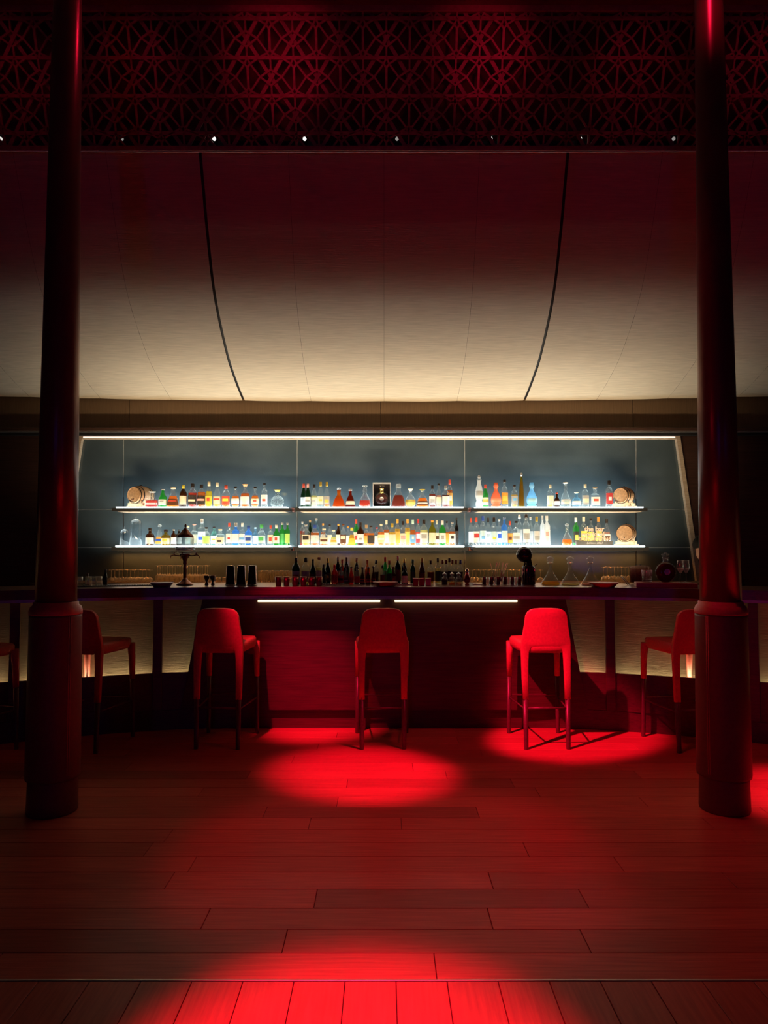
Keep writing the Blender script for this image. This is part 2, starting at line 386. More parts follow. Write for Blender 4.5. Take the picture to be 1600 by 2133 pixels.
for x0, x1 in zip(seams[:-1], seams[1:]):
    g0 = 0.011 if abs(abs(x0) - 1.386) < 0.01 else 0.0009
    g1 = 0.011 if abs(abs(x1) - 1.386) < 0.01 else 0.0009
    mb = MB(); n = 7
    R = []
    for (d, z) in CP:
        ring = []
        for k in range(n):
            x = x0 + g0 + (x1 - g1 - x0 - g0) * k / (n - 1)
            q = (k / (n - 1) - 0.5) * 2
            t = (z - PF[0][1]) / (PF[-1][1] - PF[0][1])
            wr = 0.0025 * math.sin(z * 95 + x0 * 3) * max(0, abs(q) - 0.75) * 4 * (1 if t < 0.35 else 0.2)
            ring.append((x, d - wr, z + 0.0035 * x * x + 0.004 * q * q))
        R.append(ring)
    mb.rings(R, True, False, False).build('fabric_panel', LINEN, ce)
for sx in (-1.386, 1.386):
    MB().rings([[(sx - 0.02, d + 0.006, z + 0.02 + 0.0035 * sx * sx), (sx + 0.02, d + 0.006, z + 0.02 + 0.0035 * sx * sx)] for d, z in CP], True, False, False).build('seam_tape', BLACK, ce)
R = [[(x, d + 0.03, z + 0.10) for x in (-6, 6)] for d, z in CP]
MB().rings(R, True, False, False).build('canopy_lining', BLACK, ce)

# ------------------------------------------------------------------ lattice screen
pb, pt = at(800, 277.5, 5.24), at(800, 38.75, 4.97)
ax = (pt - pb); LLEN = ax.length; tilt = math.atan2(pb.y - pt.y, ax.z)
A = 2 * PX(48, 5.24) * 1.0; B = LLEN / 3
zlo, zhi = -(at(800, 277.5, 5.24).z - at(800, 312, 5.27).z) * 1.04, LLEN + (at(800, 19, 4.94).z - pt.z) * 1.04
ls = thing('lattice_screen', 'large geometric star lattice screen of wood slats above the linen canopy', 'screen', pb); ls.rotation_euler = (tilt, 0, 0)
XW = 4.3
def clip(a, b, lo, hi, ax=1):
    a, b = list(a), list(b)
    for _ in range(2):
        if a[ax] > b[ax]: a, b = b, a
        if b[ax] <= lo or a[ax] >= hi: return None
        if a[ax] < lo:
            t = (lo - a[ax]) / (b[ax] - a[ax]); a = [a[i] + (b[i] - a[i]) * t for i in (0, 1)]
        if b[ax] > hi:
            t = (hi - a[ax]) / (b[ax] - a[ax]); b = [a[i] + (b[i] - a[i]) * t for i in (0, 1)]
    return a, b
for k in range(4): MB().bbox((-XW, -0.012, k * B - 0.012), (XW, 0.004, k * B + 0.012), 0.002).build('rail', LATTICE, ls)
for nm, z0, z1 in (('frame_rail', zlo - 0.006, zlo + 0.028), ('frame_rail', zhi - 0.012, zhi + 0.03)):
    MB().bbox((-XW, -0.025, z0), (XW, 0.03, z1), 0.003).build(nm, LATTICE, ls)
tr_x0 = 0.017
for s in (-1, 1):
    k = -XW - 1.2
    i0 = int(k / A) - 1
    for i in range(i0, -i0 + 1):
        xc = tr_x0 + i * A                  # crossing in the uppermost full row (v mid 2.5 B)
        zc_ = 2.5 * B
        a = (xc + s * (zlo - zc_) / B * A / 2, zlo); b = (xc + s * (zhi - zc_) / B * A / 2, zhi)
        if max(a[0], b[0]) < -XW or min(a[0], b[0]) > XW: continue
        cl = clip(a, b, -XW, XW, 0)
        if cl: 
            m = MB().strip([cl[0], cl[1]], 0.026, 0.014)
            m.v = [(x, y + (0.012 if s > 0 else 0.022), z) for x, y, z in m.v]; m.build('diagonal_slat', LATTICE, ls)
UN = [((0, 1.0), (0, .69)), ((0, .69), (.235, .50)), ((0, .69), (-.235, .50)), ((.235, .50), (0, .28)), ((-.235, .50), (0, .28)), ((0, .28), (0, 0)),
      ((.5, .74), (.5, .21)), ((.5, 1.0), (.44, .84)), ((.5, 1.0), (.56, .84)), ((.44, .84), (.5, .74)), ((.56, .84), (.5, .74)),
      ((.5, 0), (.44, .12)), ((.5, 0), (.56, .12)), ((.44, .12), (.5, .21)), ((.56, .12), (.5, .21)),
      ((.44, .84), (.25, 1.0)), ((.56, .84), (.75, 1.0)), ((.44, .12), (.25, 0)), ((.56, .12), (.75, 0)),
      ((.235, .50), (.44, .84)), ((.235, .50), (.45, .13)), ((.765, .50), (.56, .84)), ((.765, .50), (.55, .13))]
tm = {}
for r in range(-1, 4):
    m = MB(); lo, hi = zlo - r * B, zhi - r * B
    for p, q in UN:
        c = clip((p[0] * A, p[1] * B), (q[0] * A, q[1] * B), max(0, lo), min(B, hi))
        if c:
            wd = 0.017 if (p[0] == .5 and q[0] == .5 and p[1] == .74) else 0.013
            m.strip([c[0], c[1]], wd, 0.016)
    for x in (0, .5):
        if lo < 0: m.box((x * A - 0.0035, -0.022, -0.0035), (x * A + 0.0035, -0.012, 0.0035))
    tm[r] = m.mesh('star_tracery', LATTICE)
for r in range(-1, 4):
    off = 0 if r in (0, 2) else A / 2
    n = int(XW / A)
    for i in range(-n, n):
        put('star_tracery', tm[r], ls, (tr_x0 + off + i * A, -0.004, r * B))
MB().box((-5.9, 0.20, zlo - 0.1), (5.9, 0.22, zhi + 0.06)).build('backing_cloth', plain('lattice_backing', (0.10, 0.035, 0.03), 0.8, 0, 0.2, 6), ls)
pipe = MB().tube([(x, 5.245, at(800, 316.5, 5.245).z + 0.0035 * x * x * 0.3) for x in [-6 + 0.5 * i for i in range(25)]], 0.005, 6).build('trim_5', plain('pale_piping', (0.75, 0.62, 0.58), 0.5))
struct(pipe, 'thin pale piping along the lower edge of the lattice screen')
for px, k in ((3, 1), (255, 0), (447, 2), (635, 2), (827, 0), (1022, 2), (1208, 2), (1402, 0)):
    p = at(px, 291, 5.30)
    o = thing('pin_spotlight', 'tiny white pin spotlight showing through the lower edge of the lattice screen', 'spotlight', p, 0, 'pin spotlights in the lattice')
    MB().lathe([(0.003, 0.0), (0.011, 0.003), (0.0135, 0.011), (0.011, 0.02), (0.004, 0.023)], 12, M=Matrix.Rotation(PI / 2, 4, 'X')).build('lens', PINLIGHT[k], o)
    MB().lathe([(0.015, -0.05), (0.015, 0.0), (0.013, 0.002)], 12, M=Matrix.Rotation(PI / 2, 4, 'X')).build('housing', BLACKMET, o)

# ------------------------------------------------------------------ columns
def column(X, Y, label):
    o = thing('column', label, 'column', (X, Y, 0))
    MB().lathe([(0.128, 0), (0.131, 0.01), (0.127, 0.17), (0.125, 0.185)], 40).build('foot', DARKLEATHER, o)
    zs = at(800, 1257, 4.0).z
    sl = MB().lathe([(0.139, 0.185), (0.141, 0.20), (0.134, zs - 0.07), (0.1335, zs - 0.055)], 40).build('leather_sleeve', DARKLEATHER, o)
    MB().lathe([(0.1355, zs - 0.055), (0.1365, zs - 0.05), (0.1365, zs - 0.035), (0.128, zs - 0.012), (0.117, zs - 0.005), (0.115, zs + 0.012), (0.108, zs + 0.014)], 40).build('collar', LEATHER, o)
    s = -1 if X > 0 else 1
    for dx in (0.0, 0.013):
        a = math.atan2(-1, s * 1.35) + dx * 6 * s
        MB().tube([(0.1405 * math.cos(a), 0.1405 * math.sin(a), 0.21), (0.1345 * math.cos(a), 0.1345 * math.sin(a), zs - 0.06)], 0.0022, 6).build('seam_cord', LEATHER, sl)
    MB().lathe([(0.107, zs), (0.100, 2.2), (0.088, 3.3), (0.076, 4.5), (0.072, 5.1)], 48).build('shaft', BRONZE, o)
    return o
column(-1.80, 3.97, 'dark column with leather sleeve and blue sheen, standing in deep shade')
column(1.862, 4.0, 'red lit column with leather sleeve, standing before the bartender')

# ------------------------------------------------------------------ bar front and top
def bar_D(X):
    s = max(0.0, abs(X) - 1.30); return 5.72 - (0.12 * s + 0.13 * s * s)
Z_TOP = at(800, 1223, 5.45).z; Z_LIP = at(800, 1242, 5.45).z
XS = [-4.4 + 0.2 * i for i in range(45)]
def band(name, f0, f1, z0, z1, mat, parent=None, xs=XS):
    R = [[(x, bar_D(x) + f0, z0), (x, bar_D(x) + f1, z0), (x, bar_D(x) + f1, z1), (x, bar_D(x) + f0, z1)] for x in xs]
    return MB().rings(R, False).build(name, mat, parent)
bt = thing('bar_worktop', 'long polished dark wood bar counter top curving at both ends', 'counter', (0, 5.72, 0))
bt.location = (0, 0, 0)
band('slab', -0.27, 0.36, Z_LIP, Z_TOP, BARWOOD, bt)
band('edge_moulding', -0.275, -0.27, Z_LIP + 0.012, Z_TOP - 0.012, BARWOOD, bt)
zl = at(800, 1246, 5.47).z
band('metal_lip', -0.25, -0.20, zl - 0.006, Z_LIP, ALU, bt)
bf = thing('bar_counter', 'dark wood bar front with lit woven panels between posts', 'bar', (0, 0, 0))
Z_SK = at(800, 1401, 5.66).z; Z_PL = at(800, 1477, 5.70).z
band('plinth', -0.005, 0.10, 0.0, Z_PL, DARKWOOD, bf)
xsl = [x for x in XS if x <= -1.35]; xsr = [x for x in XS if x >= 1.35]
for xs_ in ([-4.4, -3.7, -2.7, -1.76, -1.3], [1.3, 1.76, 2.7, 3.7, 4.4]):
    for x0, x1 in zip(xs_[:-1], xs_[1:]):
        p0, p1 = Vector((x0, bar_D(x0), 0)), Vector((x1, bar_D(x1), 0)); d = (p1 - p0).normalized(); q = Vector((-d.y, d.x, 0))
        def quad(o0, o1, z0, z1):
            vs = [p0 + q * o0, p1 + q * o0, p1 + q * o1, p0 + q * o1]
            return MB().add([(v.x, v.y, z0) for v in vs] + [(v.x, v.y, z1) for v in vs], [(0, 3, 2, 1), (4, 5, 6, 7), (0, 1, 5, 4), (1, 2, 6, 5), (2, 3, 7, 6), (3, 0, 4, 7)])
        quad(0.0, 0.018, Z_PL + 0.003, Z_SK).build('skirt_board', DARKWOOD, bf)
        quad(0.055, 0.07, Z_SK - 0.10, Z_LIP).build('woven_panel', RAFFIA, bf)
        quad(0.018, 0.055, Z_SK - 0.105, Z_SK - 0.095).build('slot_floor', BLACK, bf)
        mid = (p0 + p1) / 2 + q * 0.042; ln = (p1 - p0).length
        lt = area('warm_panel_strip', (mid.x, mid.y, Z_SK - 0.088), (mid.x, mid.y, 3), 2.8 * ln, ln * 0.92, 0.012, (1.0, 0.78, 0.42), math.radians(120))
        lt.rotation_euler = (PI, 0, math.atan2(d.y, d.x))
for s in (-1, 1):
    for x in (1.76, 2.7, 3.7):
        X = s * x; y = bar_D(X); ang = math.atan2(bar_D(X + 0.05) - bar_D(X - 0.05), 0.1)
        MB().bbox((-0.036, -0.022, Z_PL + 0.003), (0.036, 0.05, Z_LIP - 0.002), 0.004).build('post', DARKWOOD, bf, (X, y, 0), (0, 0, ang))
    
zc0, zc1 = Z_PL + 0.002, Z_LIP - 0.002
hw = lambda z: 1.53 + (Z_SK - z) * 0.19
MB().prism([(-hw(zc1), zc1), (hw(zc1), zc1), (hw(zc0), zc0), (-hw(zc0), zc0)], 5.665, 5.72).build('centre_front', DARKWOOD, bf)
for x0, x1 in ((537, 792), (822, 1078)):
    a, b = at(x0, 1250, 5.64), at(x1, 1254, 5.64)
    MB().bbox((a.x, 5.632, b.z), (b.x, 5.664, a.z), 0.003).build('led_tube', LEDWARM, bf)
# ------------------------------------------------------------------ back counter and shelves
Z_BC = at(800, 1215, 6.62).z
bc = thing('back_counter', 'low dark back counter carrying rows of upturned glasses', 'counter', (0, 0, 0))
MB().bbox((-3.25, 6.62, Z_BC - 0.04), (3.25, WALL_D - 0.024, Z_BC), 0.004).build('counter_top', BARWOOD, bc)
MB().box((-3.2, 6.68, 0.0), (3.2, WALL_D - 0.024, Z_BC - 0.042)).build('cabinet', DARKWOOD, bc)
for i, (x0, x1) in enumerate(((-3.0, -1.0), (-0.98, 0.98), (1.0, 3.0))):
    MB().bbox((x0, 6.66, 0.12), (x1, 6.679, Z_BC - 0.06), 0.003).build('door', DARKWOOD, bc)
SHF = 6.80
def shelf(x0, x1, ytop, ybot, plate, label):
    zt, zb_ = at(800, ytop, SHF).z, at(800, ybot, SHF).z
    X0, X1 = at(x0, ytop, SHF).x, at(x1, ytop, SHF).x
    o = thing('wall_shelf', label, 'shelf', ((X0 + X1) / 2, SHF + 0.15, zb_), 0, 'lit bottle shelves')
    W = (X1 - X0) / 2
    m = MB(); 
    m.prism([(-W, zt - zb_), (W, zt - zb_), (W, 0), (-W, 0)], -0.15, 0.148); m.build('board', BLACK, o)
    MB().bbox((-W + 0.035, -0.145, zt - zb_ + 0.0005), (W - 0.035, 0.148, zt - zb_ + plate), 0.002).build('lit_plate', SHELFLIGHT, o)
    MB().bbox((-W + 0.05, -0.135, -0.004), (W - 0.05, 0.145, -0.0005), 0.002).build('under_plate', PALEWOOD, o)
    return zt + plate
ZU = shelf(233, 604, 1058, 1065, 0.011, 'upper lit shelf above the glass domes'); shelf(615, 974, 1058, 1065, 0.011, 'upper lit shelf holding the boxed decanter'); shelf(985, 1349, 1058, 1065, 0.011, 'upper lit shelf with the frosted coral and blue bottles')
ZLO = shelf(232, 606, 1140, 1147, 0.016, 'lower lit shelf with the glass domes'); shelf(614, 975, 1140, 1147, 0.016, 'lower lit shelf crowded with amber bottles'); shelf(985, 1352, 1140, 1147, 0.016, 'lower lit shelf with the lettered sign')
for x in (609, 980):
    for y0, y1 in ((1058, 1066), (1140, 1148)):
        p, q = at(x - 4, y0, 6.98), at(x + 4, y1, 6.98)
        tag(MB().bbox((p.x, 6.97, q.z), (q.x, WALL_D - 0.001, p.z), 0.003).build('shelf_bracket', COPPER), 'short copper bracket in the gap between two lit shelves', 'bracket', 'shelf brackets')
for x0, x1 in ((240, 600), (620, 970), (990, 1345)):
    a, b = at(x0, 1150, 7.0), at(x1, 1150, 7.0)
    area('warm_under_shelf_strip', ((a.x + b.x) / 2, 7.02, at(800, 1149, 7.0).z - 0.004), ((a.x + b.x) / 2, 6.93, 0), 3.4, b.x - a.x, 0.012, (1.0, 0.38, 0.09))

# ------------------------------------------------------------------ bar stools
def make_stool():
    o = thing('bar_stool', 'x', 'stool', (0, 0, 0), 0, 'red leather bar stools')
    # back: rounded slab, narrower at the top, leaning slightly to the rear (rear is -y)
    def outline(y, grow=0.0):
        zb, zt, wb_, wt, r = 0.70, 0.985, 0.178, 0.150, 0.068
        right = [(0.04, zt + 0.003)] + [(wt - r + r * math.sin(PI / 2 * k / 6), zt - r + r * math.cos(PI / 2 * k / 6)) for k in range(7)]
        right += [(wt + 0.006, 0.87), (wt + 0.017, 0.80), (wb_ - 0.001, 0.745), (wb_, 0.70), (wb_ - 0.002, 0.62), (0.174, 0.50), (0.170, 0.345)]
        right += [(0.129, 0.345), (0.128, 0.50), (0.125, 0.62), (0.119, 0.68), (0.105, 0.704), (0.085, 0.709), (0.03, 0.710)]
        full = right + [(-x, z) for x, z in reversed(right)]
        def lean(z): return -(z - 0.70) * 0.10 if z > 0.70 else -(0.70 - z) * 0.035
        out = []
        n = len(full)
        for i, (x, z) in enumerate(full):                # move each corner inwards along its normal
            x0, z0 = full[i - 1]; x1, z1 = full[(i + 1) % n]; dx, dz = x1 - x0, z1 - z0; q = math.hypot(dx, dz) or 1
            out.append(Vector((x - grow * (-dz / q) * -1, y + lean(z), z - grow * (dx / q) * -1)) if False else Vector((x + grow * dz / q, y + lean(z), z - grow * dx / q)))
        return out
    mb = MB().rings([outline(-0.214, 0.007), outline(-0.212, 0.003), outline(-0.206, 0.0), outline(-0.186, 0.0), outline(-0.180, 0.003), outline(-0.177, 0.008)], True, False)
    n = 44; mr = lambda i: n - 1 - i                     # caps: quads across the back, then down both legs
    cf = [(i, i + 1, mr(i + 1), mr(i)) for i in range(10)] + [(0, mr(0), mr(0), 0)][:0]
    cf += [(10, 19, 20, 21, mr(21), mr(20), mr(19), mr(10))]
    for g in (lambda i: i, mr): cf += [(g(10), g(11), g(18), g(19)), (g(11), g(12), g(17), g(18)), (g(12), g(13), g(16), g(17)), (g(13), g(14), g(15), g(16))]
    for base in (0, 5 * n): mb.f += [tuple(base + i for i in f) for f in cf]; mb.sm += [True] * len(cf)
    mb.build('backrest', LEATHER, o)
    # seat
    def sr(z, k):
        out = []
        for j in range(24):
            a = 2 * PI * j / 24; c, q = math.cos(a), math.sin(a); e = 6.0
            s_ = (abs(c) ** e + abs(q) ** e) ** (-1 / e)
            y = 0.215 * s_ * q * k; w_ = 0.19 + 0.012 * (y / 0.215)
            out.append(Vector((w_ * s_ * c * k, y, z)))
        return out
    MB().rings([sr(0.668, 0.9), sr(0.675, 0.97), sr(0.70, 1.0), sr(0.728, 1.0), sr(0.742, 0.96), sr(0.746, 0.85)]).build('seat', LEATHER, o)
    for sx in (-1, 1):
        # rear legs (towards the room) run up into the back; front legs stand by the bar
        MB().tube([(sx * 0.150, -0.2075, 0.36), (sx * 0.149, -0.219, 0.004), (sx * 0.149, -0.219, 0.0)], [0.019, 0.016, 0.015], 12).build('leg', LEGWOOD, o)
        MB().tube([(sx * 0.178, 0.19, 0.70), (sx * 0.182, 0.198, 0.6), (sx * 0.184, 0.205, 0.435)], [0.030, 0.024, 0.020], 12).build('leg_sleeve', LEATHER, o)
        MB().tube([(sx * 0.184, 0.205, 0.44), (sx * 0.188, 0.215, 0.004), (sx * 0.188, 0.215, 0.0)], [0.018, 0.015, 0.014], 12).build('leg', LEGWOOD, o)
        MB().tube([(sx * 0.150, -0.213, 0.275), (sx * 0.185, 0.21, 0.275)], 0.006, 8).build('side_rod', LEGWOOD, o)
    MB().tube([(-0.150, -0.214, 0.285), (0.150, -0.214, 0.285)], 0.007, 8).build('rear_rod', LEGWOOD, o)
    MB().bbox((-0.185, 0.203, 0.285), (0.185, 0.219, 0.297), 0.003).build('footrest', LEGWOOD, o)
    return o
st0 = make_stool()
stools = [(-2.83, 4.98, -0.30, 'red leather bar stool standing farthest out behind the shaded column'),
          (-2.10, 5.27, -0.16, 'shaded red bar stool half hidden by the blue sheened column'),
          (-1.165, 5.35, -0.05, 'dim red leather bar stool between the shaded column and the middle stool'),
          (-0.012, 5.35, 0.02, 'red leather bar stool standing at the edge of the bright red pool'),
          (1.145, 5.35, 0.02, 'brightly spotlit red leather bar stool casting a sharp shadow'),
          (2.16, 5.28, 0.13, 'red bar stool half hidden by the red lit column')]
for i, (x, y, rz, lab) in enumerate(stools):
    o = st0 if i == 0 else copy_tree(st0)
    o.location = (x, y, 0.0005); o.rotation_euler = (0, 0, rz); o['label'] = lab
# ------------------------------------------------------------------ bottles
HUE = dict(clear=(0.93, 0.95, 0.94), green=(0.10, 0.55, 0.16), dkgreen=(0.03, 0.12, 0.05), brown=(0.16, 0.055, 0.02), olive=(0.42, 0.38, 0.05), blue=(0.20, 0.52, 0.92),
           paleblue=(0.62, 0.84, 0.95), teal=(0.62, 0.92, 0.86), white=(0.92, 0.94, 0.95), coral=(0.95, 0.36, 0.22), frostblue=(0.40, 0.72, 0.92), black=(0.03, 0.022, 0.02), red=(0.75, 0.10, 0.06),
           amber=(0.82, 0.30, 0.05), gold=(0.95, 0.66, 0.12), orange=(0.95, 0.40, 0.06), rose=(0.92, 0.55, 0.42), straw=(0.90, 0.82, 0.42), darkred=(0.42, 0.045, 0.02), yellow=(0.95, 0.78, 0.10),
           lime=(0.55, 0.85, 0.20), cream=(0.90, 0.82, 0.62), silver=(0.70, 0.70, 0.70), grey=(0.45, 0.45, 0.45), pink=(0.90, 0.45, 0.42), wood=(0.62, 0.40, 0.20), deepred=(0.60, 0.05, 0.05), navy=(0.04, 0.10, 0.45), violet=(0.16, 0.06, 0.30))
def G(c):
    if c in ('white', 'coral', 'frostblue'): return glass('frosted_glass_' + c, HUE[c], 0.5, 0.8, 0.25)
    return glass('bottle_glass_' + c, HUE[c] if c != 'clear' else HUE['clear'], 0.9, 0.05 if c in ('clear', 'paleblue', 'teal') else 0.35)
def LQ(c): return glass('liquid_' + c, HUE[c], 0.4, 0.5)
def PP(c): return paper('label_' + c, HUE[c], (0.06, 0.05, 0.05) if c not in ('black', 'navy', 'brown') else (0.55, 0.48, 0.35))
def CAPM(c): return plain('cap_' + c, HUE[c], 0.35, 0.7 if c in ('silver', 'gold') else 0.0, 0.06, 40)
SHAPES = dict(
    std=[(.90, 0), (1, .02), (1, .58), (.95, .64), (.72, .71), (.42, .77), (.34, .81), (.33, .97)],
    tall=[(.92, 0), (1, .015), (1, .64), (.9, .69), (.55, .74), (.38, .78), (.36, .97)],
    slope=[(.92, 0), (1, .02), (1, .46), (.9, .56), (.62, .68), (.40, .78), (.34, .84), (.34, .97)],
    square=[(.94, 0), (1, .02), (1, .60), (.93, .65), (.55, .69), (.38, .72), (.36, .97)],
    squat=[(.92, 0), (1, .03), (1, .52), (.85, .62), (.5, .70), (.36, .74), (.36, .97)],
    cone=[(.96, 0), (1, .03), (.86, .22), (.52, .62), (.38, .72), (.34, .76), (.34, .97)],
    bell=[(.98, 0), (1, .05), (.93, .20), (.72, .42), (.46, .58), (.30, .66), (.27, .72), (.30, .95)],
    round=[(.60, 0), (.72, .02), (.94, .14), (1, .28), (.90, .45), (.62, .58), (.32, .65), (.28, .70), (.30, .95)],
    vase=[(.86, 0), (.92, .05), (.74, .095), (.93, .17), (1, .28), (.92, .40), (.66, .54), (.34, .68), (.28, .74), (.42, .80), (.50, .83), (.36, .99)],
    tear=[(.82, 0), (.95, .05), (1, .16), (.84, .36), (.50, .55), (.30, .66), (.28, .70), (.45, .74), (.30, .80), (.30, .95)],
    spire=[(.96, 0), (1, .03), (.92, .2), (.52, .75), (.36, .88), (.34, .93)],
    figure=[(.70, 0), (.86, .03), (.95, .10), (.70, .20), (.98, .34), (1, .45), (.75, .62), (.48, .72), (.46, .80), (.62, .86)],
    flask=[(.98, 0), (1, .03), (1, .42), (.8, .50), (.40, .55), (.34, .60), (.42, .95)],
    ship=[(.96, 0), (1, .03), (.98, .08), (.70, .22), (.38, .38), (.22, .52), (.17, .62), (.17, .74), (.26, .77)])
SQ = dict(square=7.0, cone=4.0, flask=5.0)
_bm = {}
def radius(prof, z):
    for (r0, z0), (r1, z1) in zip(prof[:-1], prof[1:]):
        if z0 <= z <= z1: return r0 + (r1 - r0) * (z - z0) / max(1e-6, z1 - z0)
    return prof[-1][0]
def make_bottle(o, h, r, shape, gl, liq, fill, lab, emb, cap, cs, lz=None):
    prof = SHAPES[shape]; e = SQ.get(shape, 2.0); dy = 0.62 if shape in ('bell', 'round', 'flask') else (0.85 if e > 2 else 1.0)
    n = 24 if r > 0.02 else 16
    body = [(a * r, b * h) for a, b in prof]
    b_ = MB().lathe(body, n, e, dy).build('glass_body', G(gl), o)
    if liq != '-':
        zf = float(fill); pts = [(a, z) for a, z in prof if 0.02 < z < zf]
        pts = [(prof[0][0], 0.015)] + pts + [(radius(prof, zf), zf)]
        MB().lathe([(a * r * 0.91, z * h) for a, z in pts], n, e, dy).build('liquid', LQ(liq), o)
    if lab != '-':
        z0, z1 = lz or {'std': (.10, .50), 'tall': (.10, .52), 'slope': (.10, .42), 'square': (.10, .52), 'squat': (.10, .46), 'cone': (.08, .40), 'bell': (.12, .32), 'round': (.14, .40), 'vase': (.20, .34), 'tear': (.10, .30), 'spire': (.05, .2), 'figure': (.36, .5), 'flask': (.06, .38), 'ship': (.05, .1)}[shape]
        lp = [(radius(prof, z0 + (z1 - z0) * k / 4) * r * 1.015 + 0.0004, (z0 + (z1 - z0) * k / 4) * h) for k in range(5)]
        lo = MB().lathe(lp, 11, e, dy, a0=-PI / 2 - 1.2, a1=-PI / 2 + 1.2).build('label', PP(lab), o)
        if emb != '-':
            zm, hh, wa = (z0 + z1) / 2 + (z1 - z0) * random.uniform(-0.1, 0.2), (z1 - z0) * random.uniform(0.10, 0.24), random.uniform(0.35, 1.0)
            ep = [(radius(prof, zm + hh * q) * r * 1.035 + 0.0008, (zm + hh * q) * h) for q in (-1, 0, 1)]
            MB().lathe(ep, 7, e, dy, a0=-PI / 2 - wa, a1=-PI / 2 + wa).build('emblem', plain('ink_' + emb, HUE[emb], 0.55), lo)
    zc, rn = prof[-1][1] * h, max(prof[-1][0] * r, 0.008)
    C = CAPM(cap) if cap not in ('clear', 'white_glass') else glass('stopper_glass', (0.95, 0.96, 0.95), 1.3, 0.2)
    P = {'c': [(rn * 1.14, -0.14 * h), (rn * 1.2, -0.13 * h), (rn * 1.2, 0.025 * h), (rn * 1.05, 0.03 * h)],
         's': [(rn * 1.14, -0.06 * h), (rn * 1.25, -0.05 * h), (rn * 1.25, 0.025 * h), (rn * 1.1, 0.03 * h)],
         'k': [(rn * 0.9, -0.02 * h), (rn * 0.9, 0.0), (rn * 1.5, 0.003 * h), (rn * 1.5, 0.04 * h), (rn * 1.3, 0.05 * h)],
         'f': [(rn * 0.9, -0.08 * h), (rn * 1.05, -0.05 * h), (rn * 1.3, 0.0), (rn * 1.9, 0.045 * h), (rn * 1.7, 0.05 * h)],
         'b': [(rn * 0.6, -0.01 * h), (rn * 0.9, 0.0)] + [(max(0.1, math.sin(t)) * r * 0.40, 0.075 * h - math.cos(t) * 0.065 * h) for t in [PI * k / 8 for k in range(1, 9)]],
         'B': [(rn * 0.8, -0.01 * h), (rn * 1.2, 0.0)] + [(max(0.05, math.sin(t)) * r * 0.36, (0.135 - math.cos(t) * 0.105) * h) for t in [PI * k / 8 for k in range(1, 9)]],
         'T': [(rn * 1.0, -0.10 * h), (rn * 1.6, -0.09 * h), (rn * 1.0, 0.03 * h), (rn * 0.8, 0.03 * h)],
         '0': None}[cs]
    if P: MB().lathe([(a, zc + b) for a, b in P], 14).build('cap' if cs in 'csT' else 'stopper', C, o)
    return o
NB = [0]
PLACED = []
def bottles(txt, z0, Df, Dbk, where, group, barline=False):
    for ln in txt.strip().splitlines():
        spec, desc = ln.split('|'); t = spec.split()
        cx, yt, wd = float(t[0]), float(t[1]), float(t[2]); row = t[11] if len(t) > 11 else 'f'
        D = Df if row == 'f' else Dbk
        if barline:
            for _ in range(3): D = bar_D(at(cx, 1215, D).x) + (Df if row == 'f' else Dbk)
        D0, rr = D, PX(wd, D) / 2                       # stagger in depth until it stands clear of its neighbours
        for q in (0, .02, -.02, .04, -.035, .06, .08, .10):
            D = D0 + q; X = at(cx, yt, D).x
            if all(math.hypot(X - x_, D - d_) > rr + r_ + 0.0008 for x_, d_, r_, z_ in PLACED if z_ == z0): break
        PLACED.append((X, D, rr, z0))
        X = at(cx, yt, D).x; h = (at(cx, yt, D).z - z0) / 1.03
        cat = 'decanter' if 'decanter' in desc else 'bottle'
        o = thing(cat, (desc.strip() + ' ' + where).strip(), cat, (X, D, z0 + 0.0006), 0, group)
        make_bottle(o, h, PX(wd, D) / 2, *t[3:11])
        NB[0] += 1
# columns: x centre, top row, width (pixels), shape, glass, liquid, fill, label, emblem, cap, cap shape [row]
def fix(txt):
    out = []
    for ln in txt.strip().splitlines():
        out.append(ln)
    return '\n'.join(out)
UL = """
317 1023 24 flask clear red .42 deepred white white k|squat flask with red and white label
339.5 1019 17 slope green - 0 white grey silver k|short green bottle with white label and silver stopper
361 1013.5 25 cone clear orange .55 brown red cream s|pyramid shaped amber bottle with dark shield label
382 1009 15 std brown - 0 cream - yellow c|dark brown bottle with big cream label and yellow cap
401.5 1006 18.5 std clear red .60 black cream black c|red brown spirit bottle with narrow black label and black cap
420 1008 17.5 std clear amber .66 black pink black c|amber bottle with black label and black cap
435.7 1002 14.5 slope clear yellow .62 yellow red cream c|bright yellow bottle with cream cap
452.5 1003.5 15 slope clear gold .22 cream red cream c|clear bottle with cream label and little red figure
471 1009.5 17 std clear orange .3 red yellow red c|bottle with red label and golden round emblem
490.5 1011.5 17.5 round clear orange .52 white paleblue black s|round amber bottle with white diamond label
511 1008 19.5 squat clear amber .60 white - wood f|amber bottle with flared brown stopper and crossed lines
531.5 1012 17 round clear orange .55 cream red black s|round amber bottle with red heart label
551 1005 14 std clear - 0 white red black s|clear smoky bottle with low white label and black cap
578 1019 29 round clear - 0 - - gold f|wide round clear decanter with golden flared neck
"""
